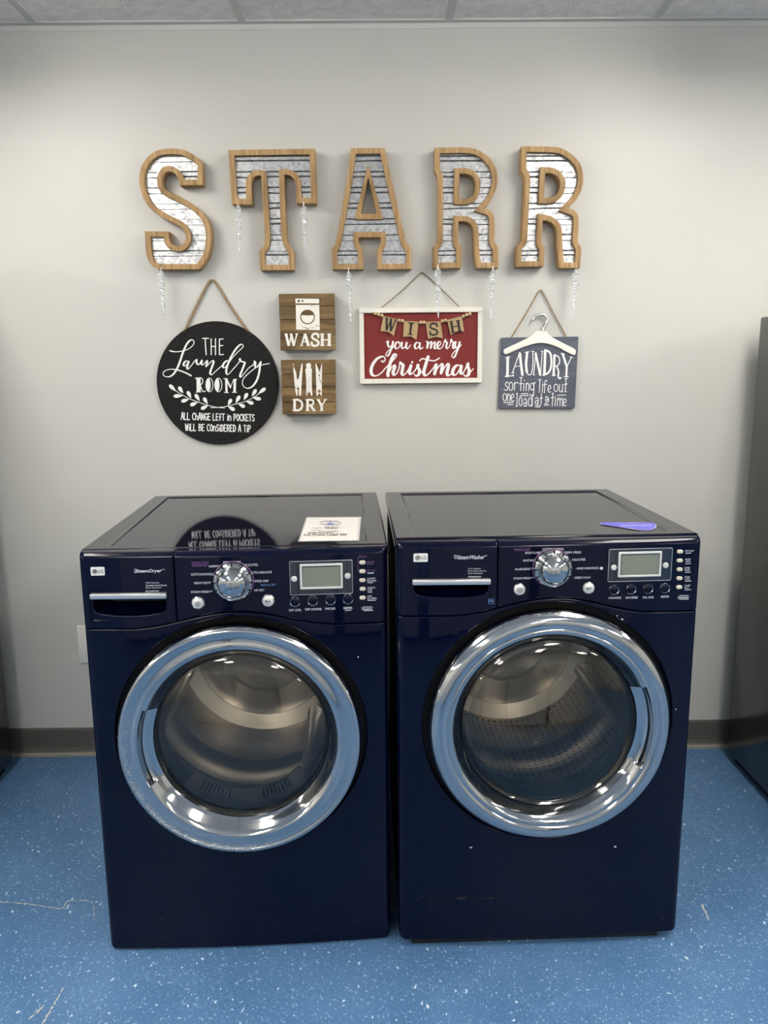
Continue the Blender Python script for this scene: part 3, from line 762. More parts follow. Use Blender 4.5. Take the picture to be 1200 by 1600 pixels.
HAND = {  # narrow hand-drawn capitals, unit box, y up
    'A': [[(0, 0), (.42, 1), (.55, 1), (.9, 0)], [(.2, .38), (.75, .38)]], 'L': [[(.1, 1), (.1, 0), (.85, .03)]], 'C': [[(.85, .85), (.5, 1), (.12, .7), (.12, .3), (.45, 0), (.88, .12)]],
    'h': [[(.1, 1), (.12, 0)], [(.12, .45), (.5, .62), (.82, .45), (.82, 0)]], 'N': [[(.1, 0), (.1, 1)], [(.1, 1), (.85, 0)], [(.85, 0), (.85, 1)]], 'n': [[(.1, 0), (.1, .75)], [(.1, .5), (.45, .75), (.8, .55), (.82, 0)]],
    'G': [[(.85, .85), (.5, 1), (.12, .7), (.12, .3), (.45, 0), (.85, .1), (.85, .45)], [(.85, .45), (.5, .45)]], 'E': [[(.85, .97), (.12, 1)], [(.12, 1), (.12, 0)], [(.12, 0), (.85, .03)], [(.12, .52), (.7, .52)]],
    'f': [[(.85, .9), (.5, 1), (.35, .8), (.35, 0)], [(.1, .5), (.75, .5)]], 'T': [[(.0, .97), (.9, 1)], [(.45, 1), (.45, 0)]], 'i': [[(.2, 0), (.2, .62)], [(.2, .86), (.2, .9)]],
    'P': [[(.12, 0), (.12, 1)], [(.12, 1), (.7, .95), (.8, .72), (.6, .48), (.12, .42)]], 'O': [[(.48, 1), (.12, .7), (.12, .3), (.48, 0), (.84, .3), (.84, .7), (.48, 1)]], 'K': [[(.12, 0), (.12, 1)], [(.8, 1), (.14, .45)], [(.3, .58), (.85, 0)]],
    'S': [[(.82, .88), (.5, 1), (.16, .8), (.3, .58), (.68, .44), (.8, .2), (.48, 0), (.12, .12)]], 'W': [[(0, 1), (.22, 0)], [(.22, 0), (.48, .8)], [(.48, .8), (.72, 0)], [(.72, 0), (.95, 1)]], 'B': [[(.12, 0), (.12, 1)], [(.12, 1), (.65, .95), (.7, .7), (.14, .54)], [(.14, .54), (.8, .42), (.78, .12), (.12, 0)]],
    'D': [[(.12, 0), (.12, 1)], [(.12, 1), (.6, .9), (.85, .5), (.6, .08), (.12, 0)]], 'R': [[(.12, 0), (.12, 1)], [(.12, 1), (.7, .95), (.78, .72), (.6, .5), (.12, .46)], [(.45, .48), (.85, 0)]],
    'I': [[(.2, 0), (.2, 1)]], '-': [[(.1, .5), (.8, .5)]]}
ADV = {'i': .48, 'I': .5, ' ': .72, 'W': 1.25, 'N': 1.15}
def hand_line(bm, place, s, p0, p1, h, w):
    tot = sum(ADV.get(c, 1.08) for c in s)-.08; dx = (p1[0]-p0[0])/tot; dy = (p1[1]-p0[1])/tot; x = 0
    for c in s:
        for st in HAND.get(c, []):
            pts = [(p0[0]+(x+u)*dx, p0[1]+(x+u)*dy-v*h) for u, v in st]
            pen(bm, pts, place, w, None, per=5)
        x += ADV.get(c, 1.08)
round_sign()

# ------------------------------------------------------------------ serif lettering
SERIF = {  # (stroke points, width), unit box, y up
    'W': ([([(.10, 1), (.33, 0)], .17), ([(.33, 0), (.52, .9)], .09), ([(.50, .96), (.72, 0)], .17), ([(.72, 0), (.95, 1)], .09), ([(0, .97), (.24, .97)], .07), ([(.40, .97), (.60, .97)], .07), ([(.84, .97), (1.04, .97)], .07)], 1.15),
    'A': ([([(.14, 0), (.45, 1)], .10), ([(.45, 1), (.78, 0)], .20), ([(.27, .34), (.62, .34)], .07), ([(.02, .03), (.28, .03)], .07), ([(.62, .03), (.94, .03)], .07)], 1.0),
    'S': ([([(.72, .72), (.70, .92), (.42, 1), (.16, .86), (.18, .64), (.46, .50), (.70, .36), (.72, .13), (.42, 0), (.14, .08), (.10, .28)], .15)], .86),
    'H': ([([(.18, 1), (.18, 0)], .19), ([(.72, 1), (.72, 0)], .19), ([(.18, .5), (.72, .5)], .08), ([(.02, .97), (.34, .97)], .07), ([(.02, .03), (.34, .03)], .07), ([(.56, .97), (.88, .97)], .07), ([(.56, .03), (.88, .03)], .07)], .98),
    'D': ([([(.20, 1), (.20, 0)], .19), ([(.20, .96), (.52, .94), (.78, .72), (.80, .36), (.60, .08), (.20, .04)], .15), ([(.02, .97), (.3, .97)], .07), ([(.02, .03), (.3, .03)], .07)], 1.02),
    'R': ([([(.20, 1), (.20, 0)], .19), ([(.20, .96), (.60, .94), (.74, .74), (.60, .52), (.22, .48)], .13), ([(.45, .5), (.82, 0)], .17), ([(.02, .97), (.3, .97)], .07), ([(.02, .03), (.38, .03)], .07), ([(.7, .03), (.96, .03)], .07)], 1.02),
    'Y': ([([(.12, 1), (.46, .45)], .17), ([(.84, 1), (.48, .45)], .09), ([(.47, .5), (.47, 0)], .18), ([(0, .97), (.28, .97)], .07), ([(.7, .97), (.98, .97)], .07), ([(.30, .03), (.64, .03)], .07)], 1.0),
    'I': ([([(.25, 1), (.25, 0)], .17), ([(.05, .97), (.45, .97)], .07), ([(.05, .03), (.45, .03)], .07)], .5)}
def serif(bm, place, ch, x, y, w, h, mi=0, wmul=1.32):
    st, adv = SERIF[ch]
    for pts, wd in st:
        q = [(x+u*w/adv, y-v*h) for u, v in pts]; q = spline(q, 6) if len(q) > 2 else [Vector(a) for a in q]
        ribbon(bm, q, [wd*h*.95*wmul]*len(q), place, mi, cap=len(pts) > 2)

# ------------------------------------------------------------------ plank plaques
def plaque(corners, seams, label, art, name):
    th = .042; yf = -th
    q = [on_wall(*c, yf) for c in corners]                        # TL TR BR BL
    x0 = (q[0][0]+q[3][0])/2; x1 = (q[1][0]+q[2][0])/2; z1 = (q[0][1]+q[1][1])/2; z0 = (q[2][1]+q[3][1])/2
    base = ((x0+x1)/2, 0, z0)
    t = empty(name, base, label, 'sign')
    zs = [z1]+[on_wall(480, s, yf)[1] for s in seams]+[z0]
    bm = bmesh.new(); rnd = random.Random(int(corners[0][1]))
    for i in range(len(zs)-1):
        e = .0012
        dx = rnd.uniform(-.0012, .0012)
        box(bm, x0-base[0]+dx, x1-base[0]+dx, yf+rnd.uniform(0, .0012), yf+.012, zs[i+1]-base[2]+e/2, zs[i]-base[2]-e/2, .0009, 1)
    n = len(bm.faces)
    box(bm, x0-base[0]+.003, x1-base[0]-.003, yf+.0125, -.0008, .003, z1-z0-.003, mi=1)
    finish(bm, 'plank_face', ['plank', 'plank_end'], t)
    bm = bmesh.new(); art(bm, base, yf-.0006); fixwind(bm, (0, -1, 0)); finish(bm, 'painted_motif', ['cream_paint', 'plank'], t)
def place_on(f, base, y):
    def g(a, b_):
        x, z = on_wall(*f(a, b_), y); return (x-base[0], y, z-base[2])
    return g
def art_wash(bm, base, y):
    f = crop(430, 450, 12.0); p = place_on(f, base, y); p2 = place_on(f, base, y-.0004); p3 = place_on(f, base, y-.0008)
    poly_face(bm, [(378, 205), (385, 198), (818, 203), (824, 212), (824, 284), (818, 290), (384, 290), (378, 284)], p)
    poly_face(bm, [(384, 318), (826, 318), (836, 792), (394, 780)], p)
    for c_ in ((440, 243, 24), (512, 243, 20)): poly_face(bm, ellipse(c_[0], c_[1], c_[2], c_[2], 14), p2, 1)
    poly_face(bm, ellipse(606, 543, 138, 138, 40), p2, 1)
    lo = [(606+118*cos(a), 543+118*sin(a)) for a in [radians(d) for d in range(-14, 195, 8)]]
    wav = [(606-114+k*228/12, 512+(5 if k % 2 else -5)) for k in range(13)]
    poly_face(bm, lo+wav, p3)
    for a, b_, c_ in ((500, 735, 90), (745, 705, 80), (560, 770, 60), (650, 740, 70)):
        poly_face(bm, [(a, b_), (a+c_, b_-3), (a+c_, b_+8), (a+10, b_+7)], p2, 1)
    for ch, a, w in (('W', 175, 282), ('A', 462, 208), ('S', 665, 170), ('H', 838, 238)): serif(bm, p, ch, a, 1085, w, 228)
def art_dry(bm, base, y):
    f = crop(430, 550, 12.0); p = place_on(f, base, y); p2 = place_on(f, base, y-.0004)
    for pts in ([(326, 216), (338, 218), (352, 262), (346, 268)], [(336, 285), (356, 292), (396, 400), (405, 510), (452, 510), (460, 380), (492, 220), (514, 216), (512, 320), (500, 520), (484, 815), (452, 820), (445, 780), (440, 540), (418, 540), (420, 790), (418, 818), (396, 815), (372, 690)]): poly_face(bm, pts, p)
    poly_face(bm, ellipse(626, 255, 48, 50, 24), p)
    poly_face(bm, [(590, 290), (664, 290), (692, 330), (688, 390), (686, 600), (690, 700), (697, 815), (676, 820), (645, 740), (640, 600), (636, 450), (622, 450), (618, 600), (612, 740), (600, 815), (578, 820), (582, 700), (580, 500), (572, 390), (564, 325)], p)
    poly_face(bm, [(754, 216), (768, 220), (800, 320), (826, 400), (834, 380), (868, 222), (878, 218), (877, 460), (874, 815), (862, 822), (826, 770), (796, 815), (772, 822), (776, 700), (782, 620), (766, 480)], p)
    for c_ in ((430, 690, 24), (432, 745, 14), (826, 735, 30), (826, 440, 16)): poly_face(bm, ellipse(c_[0], c_[1], c_[2]*.9, c_[2], 12), p2, 1)
    ribbon(bm, [Vector((820, 480)), Vector((872, 600))], [10, 10], p2, 1)
    for ch, a, w in (('D', 318, 235), ('R', 566, 210), ('Y', 778, 200)): serif(bm, p, ch, a, 1103, w, 215)
plaque([(436, 458), (523.5, 459), (524, 548), (438.5, 547)], [478.5, 499.5, 523.5], 'square plank plaque with a painted washing machine and the word wash', art_wash, 'wash_plaque')
plaque([(439, 561), (524.5, 562.5), (525, 648.5), (441, 647)], [584.5, 604.5, 628], 'square plank plaque with painted clothespins and the word dry', art_dry, 'dry_plaque')

# ------------------------------------------------------------------ Christmas sign
def christmas_sign():
    th = .024; yf = -th; f = crop(555, 470, 5.854)
    x0, z1 = on_wall(*f(34, 60), yf); x1, _ = on_wall(*f(1172, 60), yf); _, z0 = on_wall(*f(34, 755), yf); x1b, z0b = on_wall(*f(1154, 755), yf)
    x1 = (x1+x1b)/2; z1b = on_wall(*f(1175, 62), yf)[1]; z1 = (z1+z1b)/2; z0 = (z0+z0b)/2
    base = ((x0+x1)/2, 0, z0); t = empty('christmas_sign', base, 'red wooden Christmas sign with a cream frame and burlap bunting', 'sign')
    X0, X1, Z1 = x0-base[0], x1-base[0], z1-z0; b = .0162
    bm = bmesh.new(); box(bm, X0+.004, X1-.004, yf+.009, -.001, .004, Z1-.004); finish(bm, 'board', 'red_board', t)
    bm = bmesh.new()
    box(bm, X0, X1, yf, -.0008, Z1-b, Z1, .0012, 1); box(bm, X0, X1, yf, -.0008, 0, b, .0012, 1)
    box(bm, X0, X0+b*.95, yf+.0005, -.0008, b+.0004, Z1-b-.0004, .0012, 1); box(bm, X1-b*.95, X1, yf+.0005, -.0008, b+.0004, Z1-b-.0004, .0012, 1)
    finish(bm, 'frame', 'cream_frame', t)
    yb = yf+.0085; p = place_on(f, base, yb); bm = bmesh.new()
    S = lambda pts, w=18, th_=8: pen(bm, pts, p, w, th_)
    S([(284, 380), (300, 368), (299, 400), (313, 425), (335, 402), (346, 368), (339, 410), (322, 460), (302, 500), (284, 503), (283, 482), (310, 450), (345, 427), (366, 400)])
    S([(395, 375), (374, 385), (363, 415), (376, 438), (400, 425), (409, 395), (396, 375), (408, 390), (428, 380), (423, 415), (436, 437), (458, 415), (471, 378), (465, 420), (479, 438), (506, 405)])
    S([(586, 386), (562, 382), (544, 410), (553, 438), (576, 425), (593, 382), (588, 420), (599, 440), (622, 425)])
    S([(648, 372), (664, 378), (658, 436), (672, 397), (692, 372), (697, 395), (690, 436), (706, 397), (724, 376), (730, 395), (724, 430), (736, 438), (756, 420), (781, 395), (779, 375), (761, 378), (751, 410), (766, 440), (795, 425), (808, 397), (816, 365), (826, 354), (823, 374), (839, 380), (833, 415), (840, 437), (856, 425), (868, 397), (873, 362), (881, 353), (881, 374), (898, 380), (893, 415), (901, 437), (916, 425)])
    S([(908, 380), (919, 373), (913, 410), (926, 432), (945, 407), (956, 372), (946, 420), (926, 475), (907, 515), (890, 516), (886, 492), (915, 457), (950, 427), (970, 400)])
    B = lambda pts: S(pts, 29, 11)
    B([(243, 552), (262, 556), (274, 535), (262, 512), (235, 512), (195, 535), (160, 583), (145, 635), (157, 677), (193, 686), (238, 660), (280, 612), (332, 560), (372, 512), (377, 492), (357, 492), (330, 540), (310, 610), (299, 665), (300, 685)])
    B([(300, 683), (325, 622), (354, 590), (362, 606), (347, 652), (357, 680), (386, 655), (402, 610), (410, 562), (417, 574), (437, 585), (433, 625), (427, 663), (441, 680), (470, 655), (497, 612), (512, 585), (497, 640), (502, 670), (522, 664), (552, 630), (577, 580), (572, 604), (588, 637), (582, 672), (556, 688), (541, 672)])
    S([(580, 675), (612, 650), (632, 622)], 12, 8)
    B([(667, 512), (646, 580), (628, 650), (640, 684), (670, 668), (712, 618), (737, 578), (738, 612), (726, 668)]); S([(590, 548), (614, 530), (660, 538), (720, 549), (770, 524)], 12, 12)
    B([(726, 668), (752, 620), (786, 578), (797, 593), (786, 668), (812, 620), (842, 576), (854, 594), (840, 658), (851, 684), (882, 664), (908, 632)])
    B([(957, 590), (927, 592), (897, 625), (891, 663), (912, 680), (942, 650), (972, 588), (963, 640), (972, 668), (994, 648), (1032, 572), (1028, 598), (1043, 640), (1032, 680), (1006, 688), (990, 672)]); S([(1034, 672), (1060, 645), (1080, 620)], 12, 8)
    poly_face(bm, ellipse(521, 562, 10, 11, 12), p)
    fixwind(bm, (0, -1, 0)); finish(bm, 'lettering', 'white_paint', t)
    # bunting: cord, beads and pennants
    yc = yf+.001; pc = lambda a, b_, d=0: Vector(place_on(f, base, yc+d)(a, b_))
    bm = bmesh.new(); tube(bm, [pc(165, 108), pc(215, 125), pc(262, 143), pc(330, 165), pc(400, 180), pc(520, 198), pc(615, 200), pc(720, 193), pc(800, 185), pc(900, 160), pc(985, 140), pc(1062, 118)], .0009, 6)
    g = finish(bm, 'bunting', 'twine', t)
    br = .0060
    for a, b_ in ((183, 116), (214, 126), (244, 135), (405, 180), (434, 184), (600, 198), (629, 198), (796, 186), (825, 181), (989, 142), (1018, 130), (1048, 120)):
        bm = bmesh.new(); bmesh.ops.create_uvsphere(bm, u_segments=14, v_segments=9, radius=br); o = finish(bm, 'bead', 'bead', g, 180); o.location = pc(a, b_)
    for ch, quad, (lx, ly, lw, lh), rt in (('W', [(258, 138), (390, 168), (354, 320), (305, 285), (230, 275)], (268, 275, 110, 108), .2), ('I', [(446, 184), (580, 190), (560, 358), (510, 325), (438, 330)], (482, 308, 52, 105), .1),
                                       ('S', [(642, 190), (780, 188), (802, 342), (740, 330), (668, 348)], (676, 308, 84, 98), -.05), ('H', [(840, 172), (975, 138), (997, 280), (930, 280), (872, 312)], (868, 282, 108, 98), -.16)):
        bm = bmesh.new(); vf = [bm.verts.new(pc(*q)) for q in quad]; vb = [bm.verts.new(pc(*q, .0012)) for q in quad]
        bm.faces.new(vf); bm.faces.new(vb[::-1])
        for i in range(5): bm.faces.new((vf[i], vb[i], vb[(i+1) % 5], vf[(i+1) % 5]))
        for v in bm.verts:
            if v in vf[2:] or v in vb[2:]: v.co.y -= .0015
        cx_, cy_ = lx+lw/2, ly-lh/2
        pl = lambda a, b_: pc(cx_+(a-cx_)*cos(rt)-(b_-cy_)*sin(rt), cy_+(a-cx_)*sin(rt)+(b_-cy_)*cos(rt), -.0024)
        b2 = bmesh.new(); serif(b2, pl, ch, lx-3, ly+4, lw+6, lh+8, 1, 1.0); fixwind(b2, (0, -1, 0)); merge(bm, b2)
        finish(bm, 'pennant', ['burlap', 'ink'], g)
    q = lambda x, y, d=-.004: Vector((on_wall(x, y, d)[0], d, on_wall(x, y, d)[1]))
    rope('hanging_twine', [q(596, 481, -.012), q(627, 455), q(656, 428), q(660, 427.5), q(664, 429), q(690, 452), q(719, 481, -.012)], .0019, t, 'twine', base, 9, 2)
christmas_sign()

# ------------------------------------------------------------------ slate laundry sign with the hanger
def hanger_sign():
    th = .012; yf = -th; f6 = crop(770, 480, 8.571); f7 = crop(770, 545, 8.571)
    cs = [on_wall(*f6(112, 408), yf), on_wall(*f6(1148, 392), yf), on_wall(*f7(1098, 796), yf), on_wall(*f7(76, 800), yf)]
    zb = min(cs[2][1], cs[3][1]); base = ((cs[0][0]+cs[1][0])/2, 0, zb)
    t = empty('hanger_sign', base, 'slate blue laundry sign with an ivory clothes hanger across its top', 'sign')
    poly = []
    for i in range(4):                                            # small rounded corners
        a, b_, c = Vector(cs[i-1]), Vector(cs[i]), Vector(cs[(i+1) % 4]); r = .004
        d1, d2 = (a-b_).normalized()*r, (c-b_).normalized()*r
        poly += [tuple(b_+d1-Vector((base[0], zb))), tuple(b_+(d1+d2)*.3-Vector((base[0], zb))), tuple(b_+d2-Vector((base[0], zb)))]
    bm = prism_mesh([poly], th-.0008, .001, 1)
    for v in bm.verts: v.co.y += yf
    finish(bm, 'board', 'slate_board', t)
    # hanger
    yh = yf-.006; ph = place_on(f6, base, yh)
    out = mixed_outline([(580, 318, 'c'), (715, 318, 'c'), (755, 368), (800, 405), (950, 485), (1090, 555), (1114, 590), (1106, 628), (1075, 640), (970, 590), (860, 532), (720, 488), (640, 482), (560, 490), (400, 540), (280, 590), (185, 632), (153, 618), (147, 585), (165, 558), (320, 485), (480, 405), (535, 360)], 5)
    bm = prism_mesh([[(ph(*q)[0], ph(*q)[2]) for q in out]], .0062, .0016, 2)
    for v in bm.verts: v.co.y += yh
    hg = finish(bm, 'clothes_hanger', 'hanger', t, 40)
    bm = bmesh.new()
    tube(bm, [Vector(ph(*q)) + Vector((0, .0028, 0)) for q in spline([(678, 325), (686, 282), (705, 250), (728, 205), (733, 160), (708, 115), (650, 95), (590, 112), (560, 140), (545, 172)], 5)], .0048, 10)
    finish(bm, 'hook', 'hook', hg, 60)
    p = place_on(f7, base, yf-.0006); bm = bmesh.new()
    def S(pts, w): pen(bm, pts, p, w, None)
    for pts, w in (([(200, 118), (195, 365)], 36), ([(172, 122), (230, 108)], 11), ([(165, 370), (278, 360)], 15), ([(270, 345), (278, 365)], 12),
                   ([(358, 55), (264, 318)], 13), ([(362, 62), (378, 210), (396, 348)], 34), ([(300, 238), (385, 228)], 11), ([(250, 325), (288, 320)], 10),
                   ([(460, 50), (446, 200), (456, 310)], 32), ([(452, 295), (470, 340), (495, 348), (522, 318), (538, 180), (536, 38)], 13), ([(430, 48), (490, 38)], 11), ([(518, 30), (556, 38)], 10),
                   ([(574, 60), (560, 220), (546, 348)], 12), ([(574, 62), (605, 210), (634, 350)], 30), ([(662, 38), (640, 345)], 11), ([(540, 350), (562, 348)], 10), ([(645, 32), (675, 36)], 9),
                   ([(702, 25), (690, 345)], 34), ([(700, 18), (755, 42), (782, 110), (780, 240), (745, 318), (680, 350)], 26), ([(665, 352), (715, 345)], 12),
                   ([(826, 85), (814, 352)], 30), ([(826, 80), (878, 108), (896, 160), (875, 218), (832, 236)], 15), ([(855, 236), (880, 300), (876, 360), (892, 398), (914, 386)], 20), ([(792, 358), (838, 354)], 11),
                   ([(936, 70), (990, 240)], 28), ([(1052, 112), (992, 242)], 11), ([(990, 235), (984, 370)], 26), ([(915, 60), (958, 72)], 12), ([(1034, 105), (1070, 120)], 11), ([(957, 376), (1010, 373)], 13)): S(pts, w)
    w = 10.5
    for pts in ([(210, 462), (195, 448), (172, 458), (172, 488), (195, 515), (200, 540), (180, 556), (150, 545)], [(290, 448), (290, 556)], [(290, 478), (310, 452), (345, 458)], [(380, 385), (372, 560)], [(356, 470), (402, 464)], [(360, 388), (396, 384)], [(418, 465), (412, 560)], [(422, 424), (423, 430)],
                [(450, 455), (445, 560)], [(448, 482), (472, 460), (484, 488), (480, 560)], [(551, 455), (548, 610), (532, 638), (508, 628), (500, 606)], [(551, 458), (576, 450)], [(632, 415), (622, 585)], [(612, 416), (646, 412)], [(668, 470), (662, 585)], [(671, 446), (672, 450)], [(728, 432), (706, 426), (698, 462), (692, 590)], [(678, 482), (724, 474)],
                [(740, 548), (776, 526), (766, 490), (746, 500), (738, 546), (750, 580), (776, 574)], [(895, 475), (890, 550), (905, 576), (930, 556), (936, 475)], [(936, 475), (932, 580)], [(980, 400), (970, 576)], [(954, 480), (1000, 470)], [(966, 402), (998, 398)], [(964, 576), (986, 574)],
                [(200, 602), (195, 702)], [(199, 628), (222, 606), (233, 640), (228, 702)], [(246, 660), (282, 640), (270, 606), (250, 622), (245, 666), (260, 702), (286, 692)], [(145, 722), (272, 718)], [(200, 749), (272, 746)], [(328, 598), (320, 770)], [(312, 600), (334, 597)], [(310, 770), (332, 769)],
                [(412, 692), (436, 665), (452, 700), (450, 770)], [(532, 610), (525, 770)], [(568, 668), (592, 650), (608, 690), (604, 740)], [(650, 605), (645, 740)], [(628, 666), (668, 656)], [(568, 761), (642, 757)], [(575, 781), (632, 778)], [(702, 652), (728, 640), (746, 678), (742, 706)], [(690, 735), (735, 729)], [(690, 756), (755, 751)],
                [(806, 595), (795, 765)], [(778, 657), (830, 650)], [(792, 598), (816, 594)], [(840, 665), (832, 765)], [(845, 630), (846, 635)], [(870, 660), (862, 765)], [(867, 695), (888, 662), (901, 700), (898, 765)], [(900, 695), (922, 662), (936, 700), (930, 765)], [(945, 728), (982, 710), (972, 672), (950, 682), (942, 732), (956, 766), (982, 756)],
                [(380, 602), (470, 600)], [(362, 628), (480, 626)], [(870, 622), (975, 618)]): S(pts, w)
    for e in ((243, 502, 26, 54), (525, 506, 25, 46), (845, 522, 26, 50), (160, 648, 24, 50), (370, 707, 20, 58), (430, 745, 19, 24), (500, 712, 24, 56), (585, 716, 20, 22), (722, 690, 17, 18)): loop_line(bm, ellipse(*e), w, p)
    fixwind(bm, (0, -1, 0)); finish(bm, 'lettering', 'white_paint', t)
    q = lambda x, y, d=-.006: Vector((on_wall(x, y, d)[0], d, on_wall(x, y, d)[1]))
    rope('hanging_twine', [q(799, 527), q(822, 490), q(841, 457), q(844.5, 454), q(848, 457), q(865, 490), q(885, 526)], .0023, t, 'jute', base, 8, 3)
    return t
hanger_sign()

# outlet plate half hidden by the dryer
x0, z1 = on_wall(120, 978, -.004); _, z0 = on_wall(120, 1036, -.004)
bm = bmesh.new(); box(bm, -.036, .036, -.006, -.0006, 0, z1-z0, .002, 2)
o = finish(bm, 'outlet_plate', 'plate', None, 40); o.location = (x0+.036, 0, z0)
tag(o, 'white wall plate half hidden behind the left side of the dryer', 'outlet plate')

# ------------------------------------------------------------------ the two laundry machines
HW = .343; BOW = .010
class Machine:
    def __init__(s, x, y, yaw, h, d, zb): s.x, s.y, s.yaw, s.h, s.d, s.zb = x, y, yaw, h, d, zb
    def to_local(s, v):
        dx, dy = v.x-s.x, v.y-s.y; c, q = cos(s.yaw), sin(s.yaw)
        return Vector((c*dx+q*dy, -q*dx+c*dy, v.z))
    def _ray(s, px, py):
        d = ray(px, py); c, q = cos(s.yaw), sin(s.yaw)
        return s.to_local(CAM_LOC), Vector((c*d.x+q*d.y, -q*d.x+c*d.y, d.z))
    def front(s, px, py, p=0.0):
        o, d = s._ray(px, py); yy = -p
        for _ in range(3):
            t = (yy-o.y)/d.y; q = o+d*t; yy = -p+skin(q.x)
        return q.x, q.z
    def top(s, px, py, z):
        o, d = s._ray(px, py); t = (z-o.z)/d.z; q = o+d*t; return q.x, q.y
def skin(x):
    """Front face depth at x: gently bowed, rolled over at the outer edges."""
    y = -BOW*(1-min(1, (x/HW)**2)); a = abs(x)-(HW-.016)
    if a > 0: y += .016*(1-sqrt(max(0, 1-(min(a, .0158)/.016)**2)))
    return y

def build_machine(K, root, S):
    h, d, zb = K.h, K.d, K.zb; ctrl = S['ctrl']
    fr = lambda px, py, p=0.0: K.front(px, py, p)
    unit = fr(600, 900)[0]-fr(599, 900)[0]                       # metres per photo pixel on the panel
    f = S['crop']
    # seam arch between the control panel and the lower front
    zl, zr, zp = fr(*S['seam'][0])[1], fr(*S['seam'][2])[1], fr(*S['seam'][1])[1]
    xs_peak = fr(*S['seam'][1])[0]; zbase = (zl+zr)/2; arch = zp-zbase
    seam = lambda x: zbase+arch*(.5+.5*cos(pi*max(-1, min(1, (x-xs_peak)/.235))))
    # body shell, base, feet, lid
    bm = bmesh.new(); box(bm, -HW+.005, HW-.005, .03, d-.004, zb+.02, h-.026, skip=('-y',)); finish(bm, 'cabinet', 'navy_side', root)
    bm = bmesh.new(); box(bm, -HW+.03, HW-.045, .006, d-.02, S['base_z'], zb+.022, .004); finish(bm, 'base', 'black_plastic', root)
    for sx in (-1, 1):
        for ly in (.075, d-.08):
            bm = bmesh.new(); lathe(bm, [(.0, 0), (.024, 0), (.022, S['base_z']+.004), (.012, S['base_z']+.004)], 18, (sx*(HW-.055), ly, 0), 'z'); finish(bm, 'foot', 'black_plastic', root)
    bm = bmesh.new()                                             # lid with a sunk centre field
    w = HW+.0018; y0 = .030; t_ = .026
    fr_in = [(w-.045, y0+.030, d-.026), (w-.050, y0+.035, d-.030)]
    def rect(x, ya, yb, z, r=0): return [(-x, ya, z), (x, ya, z), (x, yb, z), (-x, yb, z)]
    loops = [rect(w-.001, y0+.001, d, h-t_), rect(w, y0, d+.001, h-t_+.004), rect(w, y0, d+.001, h-.005), rect(w-.0015, y0+.0015, d, h-.0015), rect(w-.005, y0+.005, d-.004, h), rect(fr_in[0][0], fr_in[0][1], fr_in[0][2], h), rect(fr_in[0][0]-.002, fr_in[0][1]+.002, fr_in[0][2]-.002, h-.0012), rect(fr_in[1][0], fr_in[1][1], fr_in[1][2], h-.0045), rect(fr_in[1][0]-.003, fr_in[1][1]+.003, fr_in[1][2]-.003, h-.005)]
    tl, ft = S['tilt']
    L_ = [[bm.verts.new((v[0], v[1], v[2]+tl*(v[1]-.19)+(ft*(v[1]-.40) if k_ >= 7 else 0))) for v in lp] for k_, lp in enumerate(loops)]
    for A, B in zip(L_, L_[1:]):
        for i in range(4): bm.faces.new((A[i], A[(i+1) % 4], B[(i+1) % 4], B[i]))
    bm.faces.new(L_[-1]); bm.faces.new(L_[0][::-1])
    vert_edges = [e for e in bm.edges if abs(e.verts[0].co.x-e.verts[1].co.x) < .004 and abs(e.verts[0].co.y-e.verts[1].co.y) < .006 and abs(abs(e.verts[0].co.x)-w) < .006]
    bmesh.ops.recalc_face_normals(bm, faces=bm.faces)
    lid = finish(bm, 'lid', 'navy_lid', root, 50, True)
    # ---- front panels
    def shape_front(bm, y_front, noses=False):
        slice_axis(bm, 'x', [i*.0343 for i in range(-9, 10)]+[s*(HW-q) for s in (-1, 1) for q in (.016, .013, .010, .007, .0045, .0025, .001)])
        if noses: slice_axis(bm, 'z', [h-.004-q for q in (.014, .011, .008, .0055, .0035, .0018, .0006)])
        for v in bm.verts:
            v.co.y += y_front+skin(v.co.x)
            if noses:
                a = v.co.z-(h-.004-.014)
                if a > 0: v.co.y += .018*(1-sqrt(max(0, 1-(min(a, .01385)/.014)**2)))
    split = fr(S['split'], 910)[0]; g = .0012
    grid = [i*.01 for i in range(-34, 35)]
    top = h-.004
    # drawer front (left), with a hand recess cut through it
    dl = [(-HW, top), (split-g, top)]+[(x, seam(x)+g) for x in [split-g]+[q for q in grid[::-1] if q < split-g-.004 and q > -HW+.004]]+[(-HW, seam(-HW)+g)]
    r = S['recess']; ra = fr(*f(r[0], r[1])); rb = fr(*f(r[2], r[3])); rx0, rx1 = ra[0], rb[0]; rz1, rz0 = ra[1], rb[1]
    hole = [(rx0, rz1), (rx0, rz0+.018), (rx0+.004, rz0+.010), (rx0+.012, rz0+.006)]+[(rx0+(rx1-rx0)*u, rz0+.006*(2*u-1)**2) for u in (.25, .4, .5, .6, .75)]+[(rx1-.012, rz0+.006), (rx1-.004, rz0+.010), (rx1, rz0+.018), (rx1, rz1)]
    bm = prism_mesh([dl, hole], .024, .0022, 2); shape_front(bm, 0, True); dr = finish(bm, S['drawer_name'], 'navy', root, 32, True)
    bm = bmesh.new(); box(bm, rx0-.006, rx1+.006, -.004, .050, rz0-.010, rz1+.012, skip=('-y',))
    for fc in bm.faces: fc.normal_flip()
    for v in bm.verts:
        if v.co.y > .03 and v.co.z < rz0+.02: v.co.z += .028
    finish(bm, 'grip_recess', 'navy', dr)
    bm = bmesh.new(); box(bm, rx0-.004, rx1+.004, -.014, .012, rz1-.0065, rz1+.006, .0025, 2)
    for v in bm.verts: v.co.y += skin(v.co.x)+.004
    finish(bm, 'grip_strip', 'satin', dr, 40)
